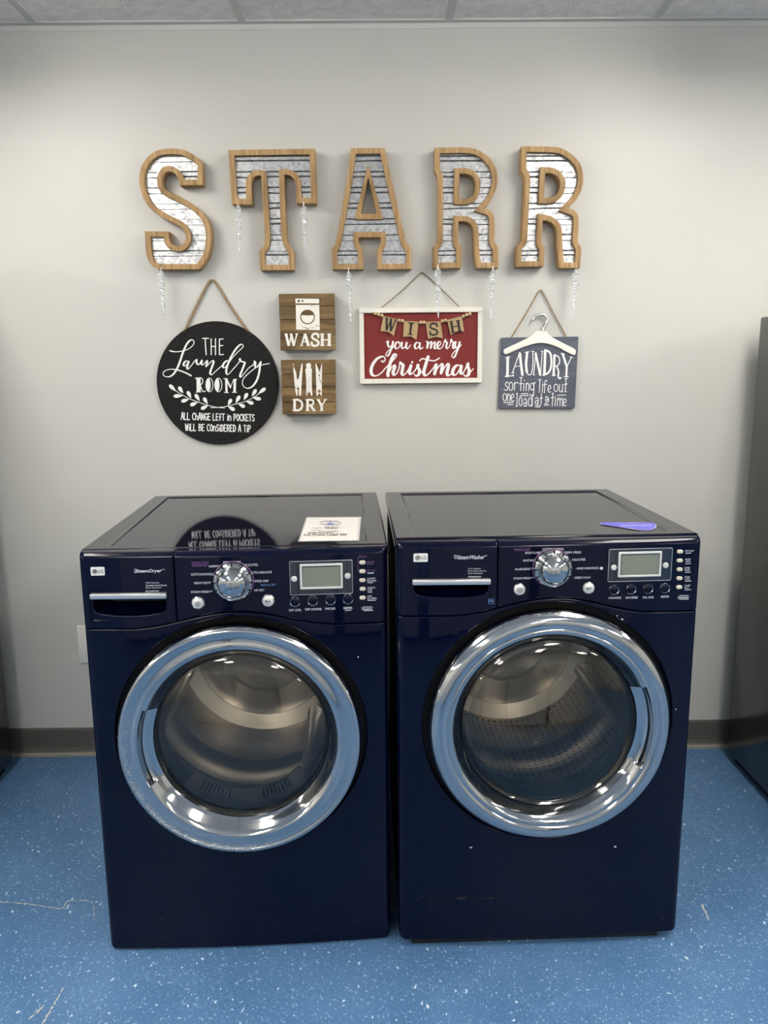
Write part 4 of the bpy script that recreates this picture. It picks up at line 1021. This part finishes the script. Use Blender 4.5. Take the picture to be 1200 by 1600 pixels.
    # control panel (right)
    cp = [(split+g, top), (HW, top), (HW, seam(HW)+g)]+[(x, seam(x)+g) for x in grid[::-1] if split+g+.004 < x < HW-.004]+[(split+g, seam(split+g)+g)]
    bm = prism_mesh([cp], .024, .0022, 2); shape_front(bm, 0, True); cpo = finish(bm, 'control_panel', 'navy', root, 32, True)
    # lower front with the door opening
    dc = S['door']; pr_ = .034
    xl, xr = fr(dc[0], (dc[2]+dc[3])/2, pr_)[0], fr(dc[1], (dc[2]+dc[3])/2, pr_)[0]; zt, zbm = fr((dc[0]+dc[1])/2, dc[2], pr_-.004)[1], fr((dc[0]+dc[1])/2, dc[3], pr_)[1]
    cx, cz = (xl+xr)/2, (zt+zbm)/2; R_ = ((xr-xl)+(zt-zbm))/4
    print('DOOR', root.name, round(cx, 4), round(cz, 4), 'R', round(R_, 4), 'rx', round((xr-xl)/2, 4), 'rz', round((zt-zbm)/2, 4), 'arch', round(arch, 4), 'unit', unit)
    lo = [(-HW, seam(-HW)-g)]+[(x, seam(x)-g) for x in grid if -HW+.004 < x < HW-.004]+[(HW, seam(HW)-g), (HW, zb+.014), (HW-.004, zb+.004), (HW-.014, zb), (-HW+.014, zb), (-HW+.004, zb+.004), (-HW, zb+.014)]
    bm = prism_mesh([lo, ellipse(cx, cz, R_+.0125, R_+.0125, 96)], .028, .0030, 3); shape_front(bm, 0); lf = finish(bm, 'front_panel', 'navy', root, 32, True)
    yc = skin(cx)                                                # panel skin at the door's axis
    bm = bmesh.new(); lathe(bm, [(R_+.02, -.020), (.1, -.020)], 64, (cx, yc, cz)); fixwind(bm, (0, -1, 0))
    b2 = bmesh.new(); lathe(b2, [(R_+.02, -.021), (S['open_r']+.004, -.021)], 64, (cx, yc, cz)); bm.free(); fixwind(b2, (0, -1, 0)); finish(b2, 'door_seat', 'seam', root)
    # ---- door
    k = R_/.285
    bm = bmesh.new(); rings = lathe(bm, [(r_*k, p) for r_, p in S['ring']], 128)
    # finger pocket cut into the ring's inner slope
    c0, c1 = S['grip']; j0, j1 = S['grip_rows']; cols = [i % 128 for i in range(c0, c1+1)]; cone = S['ring'][j0:j1+1]; m_ = len(cone)-1
    cut = {(rings[j][i], rings[j+1][(i+1) % 128]) for j in range(j0, j1) for i in cols[:-1]}
    kill = [fc for fc in bm.faces if any(a_ in fc.verts and b_ in fc.verts for a_, b_ in cut)]
    bmesh.ops.delete(bm, geom=kill, context='FACES_ONLY')
    b3 = bmesh.new(); pk = []
    for i in cols:
        a = 2*pi*i/128; row = []
        for j in range(m_+1):
            e = j/m_; r_ = cone[0][0]+(cone[-1][0]-cone[0][0])*e**2.2; p_ = cone[0][1]+(cone[-1][1]-cone[0][1])*(1-(1-e)**2.6)
            row.append(b3.verts.new((r_*k*cos(a), -p_, r_*k*sin(a))))
        pk.append(row)
    for A, B in zip(pk, pk[1:]):
        for j in range(m_): b3.faces.new((A[j], A[j+1], B[j+1], B[j]))
    fixwind(b3, (0, -1, 0))
    for i, row in ((cols[0], pk[0]), (cols[-1], pk[-1])):
        a = 2*pi*i/128; cn = [b3.verts.new((r_*k*cos(a), -p_, r_*k*sin(a))) for r_, p_ in cone]
        for j in range(m_):
            vs = [row[j], row[j+1], cn[j+1], cn[j]]
            b3.faces.new(vs)
    bmesh.ops.recalc_face_normals(bm, faces=bm.faces)
    door = finish(bm, 'door', S['ring_mat'], root, 50); door.location = (cx, yc, cz)
    finish(b3, 'door_handle', 'chrome', door, 40)
    gr = S['glass_r']*k; gp = S['glass_p']
    bm = bmesh.new()
    H_ = S['bulge']; prof = [(gr*sin(pi/2*q), gp+H_*cos(pi/2*q)**1.5) for q in [1-i/14 for i in range(15)]]
    pf = prof
    bm = bmesh.new()
    lathe(bm, pf, 96)
    for v in bm.verts: v.co.z -= S['tip']*gr*max(0, 1-hypot(v.co.x, v.co.z)/gr)
    fixwind(bm, (0, -1, 0)); finish(bm, 'door_glass', 'glass', door, 60)
    if S['bowl']:                                                # inner glass bowl pushing into the drum
        bm = bmesh.new(); bp = [(gr*.94, .004), (gr*.86, -.03), (gr*.80, -.075), (gr*.70, -.115), (gr*.5, -.14), (gr*.25, -.15), (0, -.152)]
        lathe(bm, bp, 72); fixwind(bm, (0, -1, 0)); finish(bm, 'glass_bowl', 'bowl', door, 80)
    # ---- drum behind the door
    orr = S['open_r']; DR = .255; zc = cz+.012
    bm = bmesh.new()
    lathe(bm, [(orr, -.075), (DR-.004, -.080), (DR, -.090), (DR, -.20), (DR-.006, -.208), (DR, -.216), (DR, -.33), (DR-.006, -.338), (DR, -.346), (DR, -.50), (DR-.01, -.52), (DR*.8, -.535), (DR*.78, -.528), (DR*.5, -.528), (DR*.47, -.538), (0, -.538)], 72)
    bmesh.ops.recalc_face_normals(bm, faces=bm.faces)
    for fc in bm.faces: fc.normal_flip()
    drum = finish(bm, 'drum', S['drum_mat'], root, 40); drum.location = (cx, yc, zc)
    for i in range(3):
        a = radians(S['lift']+120*i); bm = bmesh.new()
        box(bm, -.028, .028, .11, .49, 0, .052, .018, 4)
        for v in bm.verts: v.co.x *= 1-.5*v.co.z/.052
        for v in bm.verts:
            x, z = v.co.x, v.co.z; rr = DR+.002-z; v.co.x, v.co.z = rr*cos(a)-x*sin(a), rr*sin(a)+x*cos(a)
        bmesh.ops.recalc_face_normals(bm, faces=bm.faces)
        finish(bm, 'lifter', 'drum', drum, 50)
    bm = bmesh.new(); lathe(bm, [(orr+.012, -.021), (orr+.002, -.026), (orr, -.034), (orr, -.078)] if not S['bowl'] else [(orr+.012, -.021), (orr, -.028), (orr+.006, -.038), (orr-.006, -.048), (orr+.004, -.060), (orr, -.078)], 64)
    fixwind(bm, (0, -1, 0))
    op = finish(bm, 'door_opening', 'gasket' if S['bowl'] else 'black_plastic', root, 50); op.location = (cx, yc, cz)
    if not S['bowl']:                                            # lint grille along the bottom of the opening
        bm = bmesh.new(); A0, A1 = radians(222), radians(318)
        lathe(bm, [(orr-.002, -.022), (orr-.010, -.030), (orr-.034, -.050), (orr-.036, -.056), (orr-.030, -.070), (orr-.004, -.076)], 60, a0=A0, a1=A1); fixwind(bm, (0, -1, .3)); lg = finish(bm, 'lint_grille', 'bulk', root, 40); lg.location = (cx, yc, cz)
        for rng in ((232, 258), (282, 308)):
            n = 8
            for i in range(n):
                a = radians(rng[0]+(rng[1]-rng[0])*(i+.5)/n); bm = bmesh.new()
                box(bm, -.0024, .0024, .034, .0485, -.011, .011, .0012, 1)
                for v in bm.verts:
                    x, z = v.co.x, v.co.z; y_ = v.co.y
                    rr = orr-.022+z+(.0415-y_)*.0; rr = orr-.010-(y_-.030)*1.2+z*.30-.0012
                    v.co.y = y_+z*.9*.0; v.co.x, v.co.z = rr*cos(a)-x*sin(a), rr*sin(a)+x*cos(a)
                finish(bm, 'slot', 'seam', lg)
    # ---- controls
    loc = lambda a, b_, p=0.0: fr(*f(a, b_), p)
    cs = 1/S['cs']*unit                                          # metres per crop unit
    yk = lambda x, z: skin(x)
    # dial
    ka, kb, kr = S['dial']; kx, kz = loc(ka, kb, .018); R0 = kr*cs
    bm = bmesh.new(); lathe(bm, [(R0*1.03, -.001), (R0*1.03, .0008), (R0*1.0, .0012)], 56); fixwind(bm, (0, -1, 0)); halo = finish(bm, 'dial_halo', 'print_purple', cpo, 40); halo.location = (kx, yk(kx, kz), kz)
    bm = bmesh.new(); lathe(bm, [(R0, .0005), (R0, .010), (R0*.97, .014), (R0*.88, .0175), (R0*.80, .018), (R0*.76, .0165), (R0*.74, .017), (R0*.735, .026), (R0*.71, .031), (R0*.62, .036), (R0*.45, .0405), (R0*.25, .043), (0, .0437)], 64)
    fixwind(bm, (0, -1, 0)); dial = finish(bm, 'dial', 'chrome', cpo, 50); dial.location = (kx, yk(kx, kz), kz)
    bm = bmesh.new()
    for a in (90, 60, 30, 0, -25, 120, 150, 180, 205):
        ca, sa = cos(radians(a)), sin(radians(a)); b2 = bmesh.new(); box(b2, R0*.82, R0*.985, -.0185, -.0120, -.0011, .0011)
        for v in b2.verts: v.co.x, v.co.z = v.co.x*ca-v.co.z*sa, v.co.x*sa+v.co.z*ca
        merge(bm, b2)
    finish(bm, 'dial_notches', 'seam', dial)
    # round silver buttons
    def button(name, a, b_, r, m, hgt=.006, mark=None, ringm='chrome'):
        x, z = loc(a, b_, .004); rr = r*cs; bm = bmesh.new()
        lathe(bm, [(rr, -.001), (rr, .003), (rr*.93, .0042), (rr*.86, .0036)], 32, mi=1); lathe(bm, [(rr*.86, .0036), (rr*.82, hgt*.8), (rr*.7, hgt), (0, hgt+.0006)], 32, mi=0); fixwind(bm, (0, -1, 0))
        if mark:
            pl = lambda u, v: (u*rr, -hgt-.0011, v*rr)
            b2 = bmesh.new()
            if mark == 'power': loop_line(b2, ellipse(0, 0, .33, .33, 18), .07, pl); ribbon(b2, [Vector((0, .17)), Vector((0, -.17))], [.08, .08], pl)
            else:
                poly_face(b2, [(-.36, .22), (-.36, -.22), (-.04, 0)], pl)
                for q in (.10, .28): ribbon(b2, [Vector((q, .22)), Vector((q, -.22))], [.07, .07], pl, cap=False)
            fixwind(b2, (0, -1, 0)); merge(bm, b2, mi=2)
        o = finish(bm, name, [m, ringm, 'ink'], cpo, 40); o.location = (x, skin(x), z); return o
    button('power_button', *S['power'], 23, 'silver_button', .007, 'power'); button('start_button', *S['start'], 23, 'silver_button', .007, 'play')
    for a, b_ in S['rounds']: button('round_button', a, b_, 19, 'navy', .005)
    for a, b_ in S['timebtn']: button('display_button', a, b_, 12, 'silver_button', .0055)
    for a, b_ in S['pills']:
        x, z = loc(a, b_, .003); bm = bmesh.new(); w_, h_ = 11*cs, 6.8*cs
        lp = [(h_*cos(t)+(w_-h_)*(1 if cos(t) >= 0 else -1), h_*sin(t)) for t in [2*pi*(i+.5)/24 for i in range(24)]]
        bm = prism_mesh([lp], .006, .0014, 2)
        for v in bm.verts: v.co.y -= .0042
        o = finish(bm, 'option_button', 'ivory_button', cpo, 40); o.location = (x, skin(x), z)
    # display
    def rrect(a0, b0, a1, b1, p, thick, r, name, m, bev=.0008, hole=None):
        xa, za = loc(a0, b0, p); xb, zb_ = loc(a1, b1, p)
        cxx, czz = (xa+xb)/2, (za+zb_)/2; W2, H2 = abs(xb-xa)/2, abs(za-zb_)/2
        def rr(W2, H2, r): return [(sx*(W2-r)+r*cos(t), sz*(H2-r)+r*sin(t)) for sx, sz, t0 in ((1, 1, 0), (-1, 1, pi/2), (-1, -1, pi), (1, -1, 3*pi/2)) for t in (t0, t0+pi/6, t0+pi/3, t0+pi/2)]
        lps = [rr(W2, H2, r)]
        if hole: lps.append(rr(W2-hole[0], H2-hole[1], max(.0004, r*.6)))
        bm = prism_mesh(lps, thick, bev, 1); slice_axis(bm, 'x', [W2*q for q in (-.5, 0, .5)])
        for v in bm.verts: v.co.y += -p+skin(cxx+v.co.x)
        o = finish(bm, name, m, cpo, 35); o.location = (cxx, 0, czz); return o
    a = S['disp']; rrect(*a[0], .0012, .003, .003, 'display_surround', 'display_back'); rrect(*a[0], .0016, .003, .003, 'display_outline', 'satin', .0003, (.0011, .0011))
    rrect(*a[1], .005, .006, .002, 'display_frame', 'silver_button', .0012, (.0052, .0052)); rrect(*a[2], .0036, .003, .0005, 'display_screen', 'lcd', .0003)
    # drain hatch
    if S['hatch']:
        q = S['hatch']; xa, za = fr(q[0], q[1]); xb, zb_ = fr(q[2], q[3]); cxx, czz = (xa+xb)/2, (za+zb_)/2; W2, H2 = (xb-xa)/2, (za-zb_)/2; r = .007
        rr = lambda W2, H2, r: [(sx*(W2-r)+r*cos(t), sz*(H2-r)+r*sin(t)) for sx, sz, t0 in ((1, 1, 0), (-1, 1, pi/2), (-1, -1, pi), (1, -1, 3*pi/2)) for t in (t0, t0+pi/6, t0+pi/3, t0+pi/2)]
        bm = prism_mesh([rr(W2+.0016, H2+.0016, r), rr(W2, H2, r)], .003, .0003, 1); slice_axis(bm, 'x', [W2*e for e in (-.6, -.2, .2, .6)])
        for v in bm.verts: v.co.y += -.0003+skin(cxx+v.co.x)
        gp_ = finish(bm, 'hatch_gap', 'seam', root); gp_.location = (cxx, 0, czz)
        bm = prism_mesh([rr(W2-.0002, H2-.0002, r)], .004, .0018, 2); slice_axis(bm, 'x', [W2*e for e in (-.6, -.2, .2, .6)])
        for v in bm.verts: v.co.y += -.0022+skin(cxx+v.co.x)
        hh = finish(bm, 'drain_hatch', 'navy', root, 35, True); hh.location = (cxx, 0, czz)
        bm = bmesh.new(); box(bm, -.011, .011, -.0026, .002, H2-.005, H2+.001, .0012, 2)
        for v in bm.verts: v.co.y += skin(cxx)
        finish(bm, 'latch_notch', 'black_plastic', hh)
    # badge
    a = S['badge']; xa, za = loc(a[0], a[1]); xb, zb_ = loc(a[2], a[3]); cxx, czz = (xa+xb)/2, (za+zb_)/2; W2, H2 = (xb-xa)/2, (za-zb_)/2; r = .0022
    lp = [(sx*(W2-r)+r*cos(t), sz*(H2-r)+r*sin(t)) for sx, sz, t0 in ((1, 1, 0), (-1, 1, pi/2), (-1, -1, pi), (1, -1, 3*pi/2)) for t in (t0, t0+pi/4, t0+pi/2)]
    bm = prism_mesh([lp], .002, .0003, 1)
    for v in bm.verts: v.co.y -= .0016
    pl = lambda u, v: (u, -.0021, v)
    b2 = bmesh.new(); c0 = -W2*.42; poly_face(b2, [(c0+u, v) for u, v in ellipse(0, 0, H2*.56, H2*.56, 22)], pl); text_bm(b2, 'LG', W2*.42, 0, W2*.72, H2*.78, -.0021, bold=.01); fixwind(b2, (0, -1, 0)); merge(bm, b2, mi=1)
    b2 = bmesh.new(); pl2 = lambda u, v: (c0+u, -.0023, v); rr_ = H2*.56
    pen(b2, [(rr_*.62*cos(t), rr_*.62*sin(t)) for t in [radians(q) for q in range(70, 340, 20)]], pl2, rr_*.12); ribbon(b2, [Vector((rr_*.1, 0)), Vector((rr_*.66, 0))], [rr_*.12]*2, pl2); ribbon(b2, [Vector((0, rr_*.35)), Vector((0, -rr_*.3)), Vector((rr_*.2, -rr_*.3))], [rr_*.12]*3, pl2); poly_face(b2, ellipse(-rr_*.3, rr_*.28, rr_*.1, rr_*.1, 8), pl2)
    fixwind(b2, (0, -1, 0)); merge(bm, b2, mi=0)
    o = finish(bm, 'badge', ['badge', 'logo'], dr); o.location = (cxx, skin(cxx), czz); o['label'] = 'white rectangular maker badge with a round logo'
    # printed lettering
    def lettering(items, parent, name):
        bm = bmesh.new(); used = []
        for s, a, b_, w_, h_, m, kw in items:
            if m not in used: used.append(m)
            x, z = loc(a, b_); text_bm(bm, s, x, z, w_*cs, h_*cs, lambda xx: skin(xx)-.0007, used.index(m), **kw)
        return bm, used
    for parent, items, extra in ((dr, S['text_left'], S['extra_left']), (cpo, S['text_right'], S['extra_right'])):
        bm, used = lettering(items, parent, 'lettering')
        pl = lambda u, v: (loc(u, v)[0], skin(loc(u, v)[0])-.0007, loc(u, v)[1])
        for kind, data, m in extra:
            if m not in used: used.append(m)
            if kind == 'line': ribbon(bm, [Vector(q) for q in data[:-1]], [data[-1]]*(len(data)-1), pl, used.index(m), cap=False)
            else: poly_face(bm, data, pl, used.index(m))
        fixwind(bm, (0, -1, 0)); finish(bm, 'lettering', used, parent)
    if S['chips']:
        bm = bmesh.new(); rnd = random.Random(3)
        for px, py, w_, h_ in S['chips']:
            n = 7; poly_face(bm, [(px+w_*(.5+.5*rnd.random())*cos(2*pi*i/n), py+h_*(.5+.5*rnd.random())*sin(2*pi*i/n)) for i in range(n)], lambda u, v: (fr(u, v)[0], skin(fr(u, v)[0])-.0006, fr(u, v)[1]))
        fixwind(bm, (0, -1, 0)); finish(bm, 'paint_chips', 'chip', lf)
    return lid

T = lambda s, a, b_, w, h=8, m='print_white', **kw: (s, a, b_, w, h, m, kw)
DY = Machine(-.3247, -.9876, .0372, .9978, .718, .0045)
WA = Machine(.3798, -.9925, .0254, 1.0142, .685, .0195)
dryer = empty('clothes_dryer', (DY.x, DY.y, 0), 'navy blue front-loading dryer with a chrome door ring, left of the washer', 'clothes dryer', None, DY.yaw)
washer = empty('washing_machine', (WA.x, WA.y, 0), 'navy blue front-loading washer with a drain hatch, right of the dryer', 'washing machine', None, WA.yaw)

RING_D = [(.262, -.018), (.284, -.012), (.285, .010), (.2848, .0185), (.2836, .0255), (.2812, .0305), (.2780, .0338), (.2745, .0351), (.2718, .0352), (.2702, .0345), (.2692, .0338), (.252, .0338), (.246, .0350), (.241, .0365), (.236, .0362), (.231, .0335), (.226, .028), (.221, .021), (.216, .0135), (.211, .0070), (.207, .003), (.204, .0005), (.203, -.012)]
RING_W = [(.262, -.018), (.283, -.012), (.285, .008), (.2845, .016), (.282, .0235), (.278, .0295), (.272, .0345), (.265, .0375), (.257, .0385), (.250, .0375), (.2455, .0352), (.2438, .0335), (.2420, .0345), (.238, .0350), (.233, .0330), (.228, .028), (.223, .0215), (.218, .0145), (.213, .0085), (.209, .0045), (.206, .0015), (.205, -.012)]
W8 = 'print_white'
S_D = next(i for i, q in enumerate(RING_D) if abs(q[0]-.236) < 1e-6); S_W = next(i for i, q in enumerate(RING_W) if abs(q[0]-.238) < 1e-6)
C5, C6 = crop(100, 740, 2.308), crop(600, 740, 2.308)
build_machine(DY, dryer, dict(
    crop=C5, cs=2.308, tilt=(.0135, .0075), tip=.30, bulge=.034, ctrl=1, seam=((130, 983), (368, 956), (600, 969.5)), split=273, base_z=.0008, recess=(103, 440, 370, 512), drawer_name='front_trim', door=(181, 566, 979, 1335),
    ring=RING_D, ring_mat='chrome_res', glass_r=.204, glass_p=.002, bowl=False, grip=(56, 73), grip_rows=(S_D, len(RING_D)-3), open_r=.197, drum_mat='drum', lift=70,
    dial=(607, 395, 69), power=(483, 467), start=(736, 459), rounds=[(833, 463), (897, 459), (961, 456), (1024, 453)], timebtn=[(830, 380), (1023, 369)], pills=[(1076, 321), (1076, 353), (1076, 385), (1077, 416), (1077, 448)],
    disp=[(812, 317, 1042, 432), (849, 328, 1006, 414), (859, 339, 996, 404)], hatch=None, badge=(96, 337, 148, 367),
    text_left=[T('SteamDryer', 306, 352, 90, 15, W8, shear=.25, bold=.012), T('TM', 357, 346, 11, 4), T('Ultra Capacity', 295, 394, 47, 6, W8, align='L'), T('Stainless Steel Drum', 295, 403, 72, 6, W8, align='L'), T('Quiet Operation', 295, 412, 54, 6, W8, align='L'), T('DLEX8377NM', 295, 424, 45, 6, W8, align='L')],
    extra_left=[('line', [(253, 346), (258, 344), (264, 348), (263, 355), (257, 358), (253, 352), 1.6], W8), ('line', [(256, 350), (260, 352), 1.6], W8)],
    text_right=[T('*STEAM CYCLE', 490, 320, 62, 7, 'print_purple'), T('SENSOR DRY', 490, 332, 53, 7, 'print_purple'), T('NORMAL', 544, 334, 40), T('PERM. PRESS', 606, 319.5, 60), T('DELICATES', 673, 329, 50), T('ULTRA DELICATE', 711, 356, 74), T('COTTON/TOWELS', 499, 363, 78), T('HEAVY DUTY', 500, 394, 58),
                T('STEAM FRESH\u2122', 497, 426, 74), T('SPEED DRY', 713, 387, 50), T('MANUAL DRY', 737, 401, 52, 7, 'print_blue'), T('AIR DRY', 704, 420, 36), T('DRY LEVEL', 834, 492, 42), T('TEMP CONTROL', 899, 489, 60), T('TIME DRY', 960, 487, 38), T('BEEPER', 1024, 484.5, 31),
                T('MORE', 829, 355, 19, 4.5), T('TIME', 829, 361, 15, 4.5), T('LESS', 1020, 346, 17, 4.5), T('TIME', 1020, 352, 15, 4.5), T('STEAM', 1076, 300, 28, 6, 'print_purple'), T('REDUCE', 1092, 319, 26, 5.5, 'print_purple', align='L'), T('STATIC', 1092, 326, 22, 5.5, 'print_purple', align='L'),
                T('EASY IRON', 1092, 350, 32, 5.5, 'print_purple', align='L'), T('CUSTOM', 1093, 379, 28, 6, W8, align='L'), T('PROGRAM', 1093, 387, 32, 6, W8, align='L'), T('WRINKLE', 1094, 412, 28, 6, W8, align='L'), T('CARE', 1094, 420, 17, 6, W8, align='L'), T('ANTI', 1094, 442, 15, 6, W8, align='L'), T('BACTERIAL', 1094, 450, 34, 6, W8, align='L'), T('- OPTION -', 1093, 482, 46, 7)],
    extra_right=[('line', [(459, 326), (521, 326), 1.2], 'print_purple'), ('line', [(1066, 301), (1060, 301), (1060, 351), 1.2], 'print_purple'), ('line', [(1094, 359), (1117, 358), 3], W8), ('line', [(1094, 393), (1114, 393), 2], W8), ('line', [(1095, 427), (1112, 427), 2], W8), ('line', [(1095, 457), (1125, 456), 2.2], W8), ('line', [(1074, 489), (1112, 488), 2.2], W8), ('line', [(1080, 494), (1115, 493), 2], W8), ('line', [(1014, 493), (1036, 492), 2], W8)],
    chips=[(559.5, 1026.5, 1.8, 1.6)]))
build_machine(WA, washer, dict(
    crop=C6, cs=2.308, tilt=(0, .004), tip=.60, bulge=.044, ctrl=1, seam=((624, 961.5), (866, 934.5), (1092, 951.5)), split=777.5, base_z=.0008, recess=(108, 389, 376, 446), drawer_name='dispenser_drawer', door=(673, 1048, 953, 1317.5),
    ring=RING_W, ring_mat='chrome', glass_r=.206, glass_p=.004, bowl=True, grip=(-9, 9), grip_rows=(S_W, len(RING_W)-3), open_r=.200, drum_mat='drum_holes', lift=100,
    dial=(613, 347, 69), power=(489, 418), start=(738, 413), rounds=[(830, 420), (892, 418), (953, 416), (1014, 413.5)], timebtn=[(829, 339), (1016, 331)], pills=[(1068, 282), (1067, 314), (1067, 346), (1066, 378), (1065, 410)],
    disp=[(812, 273, 1035, 385), (848, 284, 999, 371), (858, 295, 989, 361)], hatch=(667.5, 1402.5, 773, 1461.5), badge=(106, 288, 158, 318),
    text_left=[T('SteamWasher', 314, 301, 98, 15, W8, shear=.25, bold=.006), T('TM', 366, 296, 11, 4), T('Ultra Capacity', 303, 343, 45, 6, W8, align='L'), T('Direct Drive System', 303, 351.5, 65, 6, W8, align='L'), T('Quiet Operation', 303, 360, 53, 6, W8, align='L'), T('WM2688HNMA', 303, 372, 47, 6, W8, align='L')],
    extra_left=[('line', [(252, 296), (257, 293), (263, 297), (262, 304), (256, 307), (252, 301), 1.6], W8), ('line', [(255, 299), (259, 301), 1.6], W8), ('line', [(377, 452), (395, 452), (395, 469), (377, 469), (377, 452), 1.6], 'print_blue'), ('line', [(379, 462), (384, 458), (392, 462), 3.2], 'print_blue')],
    text_right=[T('*STEAM CYCLE', 497, 272, 60, 7, 'print_purple'), T('COTTON/NORMAL', 610, 272, 78), T('BULKY/LARGE', 541, 285, 62), T('PERM. PRESS', 681, 284, 58), T('SANITARY', 522, 313, 42), T('- DELICATES', 699, 310, 54), T('ALLERGIENE\u2122', 504, 344, 64), T('- HAND WASH/WOOL', 733, 341, 86), T('STEAM FRESH\u2122', 503, 377, 72), T('- SPEED WASH', 713, 375, 62),
                T('WASH/RINSE', 832, 448, 47), T('SPIN SPEED', 893, 447, 45), T('SOIL LEVEL', 953, 446, 42), T('BEEPER', 1013, 443.5, 30), T('STEAM', 829, 318, 22, 5), T('DELAY', 1015, 313, 20, 5), T('PRE WASH', 1086, 279, 32, 6, W8, align='L'), T('RINSE', 1086, 309, 20, 6, W8, align='L'), T('+SPIN', 1086, 317, 19, 6, W8, align='L'),
                T('EXTRA', 1084, 340, 20, 6, W8, align='L'), T('RINSE', 1084, 348, 19, 6, W8, align='L'), T('STAIN', 1084, 373, 19, 6, W8, align='L'), T('CYCLE', 1084, 381, 20, 6, W8, align='L'), T('WATER', 1083, 404, 22, 6, W8, align='L'), T('PLUS', 1083, 412, 16, 6, W8, align='L'), T('- OPTION -', 1080, 441, 46, 7)],
    extra_right=[('line', [(467, 276.5), (526, 276.5), 1.2], 'print_purple'), ('poly', ellipse(784, 341, 5.5, 5.5, 10), W8), ('line', [(1086, 287), (1107, 286), 2.2], W8), ('line', [(1086, 325), (1107, 324), 2], W8), ('line', [(1085, 356), (1106, 355), 2], W8), ('line', [(1085, 388), (1108, 387), 2], W8), ('line', [(1084, 419), (1107, 418), 2], W8), ('line', [(1058, 448), (1098, 447), 2.2], W8), ('line', [(1064, 453), (1098, 452), 2], W8)],
    chips=[(972, 967.5, 3, 1.6), (964, 962, 1.5, 1), (961, 1322.5, 2.6, 1.4), (736, 1324, 3, 1.2), (1056, 1108, 1.3, 1.3)]))

# blue teardrop sticker on the washer's lid
def lid_sticker():
    LIFT_DIR[0] = Vector((0, 0, 1))
    f = crop(920, 800, 10.0); z = WA.h-.005+.0002
    bm = bmesh.new(); P = lambda a, b_, dz=0: (*WA.top(*f(a, b_), z), z+dz)
    out = mixed_outline([(172, 182), (230, 165), (600, 163), (1000, 170), (1048, 200), (1055, 228), (1005, 270), (920, 290), (820, 286), (600, 256), (380, 223), (215, 200)], 5)
    poly_face(bm, out, lambda a, b_: P(a, b_), 1)
    c = Vector((700, 215)); poly_face(bm, [tuple(Vector(p)+(c-Vector(p)).normalized()*(9 if abs(p[0]-600) > 380 else 6)) for p in out], lambda a, b_: P(a, b_, .0004), 0)
    text_bm_pts = bmesh.new(); x0, y0 = WA.top(*f(490, 212), z); x1, y1 = WA.top(*f(1005, 214), z)
    text_bm(text_bm_pts, 'SteamWasher', (x0+x1)/2, (y0+y1)/2, x1-x0, .016, z+.0008, upright=False, shear=.2)
    merge(bm, text_bm_pts, mi=1)
    fixwind(bm, (0, 0, 1)); o = finish(bm, 'sticker', ['sticker', 'sticker_edge'], washer); o['label'] = 'blue teardrop sticker with a white border'
lid_sticker()

# notice sheet lying on the dryer
def notice():
    LIFT_DIR[0] = Vector((0, 0, 1)); f = crop(460, 800, 10.0); z = DY.h-.0048
    to = lambda a, b_: on_level(*f(a, b_), z)
    cx, cy = to(530, 300)
    t = empty('notice_sheet', (cx, cy, z), 'white printed notice in a clear sleeve lying on the dryer', 'notice'); t.rotation_euler = (.0205, 0, 0)
    P = lambda a, b_, dz=0: (to(a, b_)[0]-cx, to(a, b_)[1]-cy, dz)
    def sheet(name, cs, z0, z1, m):
        bm = bmesh.new(); lo = [bm.verts.new(P(*c, z0)) for c in cs]; hi = [bm.verts.new(P(*c, z1)) for c in cs]
        bm.faces.new(hi); bm.faces.new(lo[::-1])
        for i in range(4): bm.faces.new((lo[i], lo[(i+1) % 4], hi[(i+1) % 4], hi[i]))
        bmesh.ops.recalc_face_normals(bm, faces=bm.faces); return finish(bm, name, m, t)
    sheet('plastic_sleeve', [(190, 105), (1045, 100), (1010, 436), (58, 450)], 0, .0009, 'sleeve')
    sheet('paper', [(206, 121), (1004, 112), (980, 430), (86, 441)], .0009, .0016, 'paper')
    bm = bmesh.new(); pl = lambda a, b_: P(a, b_, .0021); rnd = random.Random(5)
    loop_line(bm, ellipse(560, 195, 165, 28, 30), 5, pl)
    poly_face(bm, [(560, 165), (585, 192), (640, 196), (598, 206), (612, 226), (560, 214), (508, 226), (522, 206), (480, 196), (535, 192)], pl, 1)
    for a0, a1, yy, tk in ((475, 690, 254, 9), (480, 690, 272, 9), (270, 430, 266, 5), (265, 380, 302, 6), (385, 700, 312, 9), (210, 620, 334, 11)):
        a = a0
        while a < a1:
            w_ = rnd.uniform(12, 34); ribbon(bm, [Vector((a, yy)), Vector((min(a1, a+w_), yy-1))], [tk*rnd.uniform(.7, 1.2)]*2, pl, 0, cap=False); a += w_+rnd.uniform(6, 14)
    fixwind(bm, (0, 0, 1))
    b2 = bmesh.new(); x0, y0, _ = P(150, 366); x1, y1, _ = P(825, 350)
    text_bm(b2, 'LG Front Load Set', (x0+x1)/2, (y0+y1)/2, x1-x0, .024, .0021, upright=False, bold=.018); fixwind(b2, (0, 0, 1)); merge(bm, b2, mi=0)
    finish(bm, 'print', ['scrawl', 'scrawl_blue'], t)
notice()
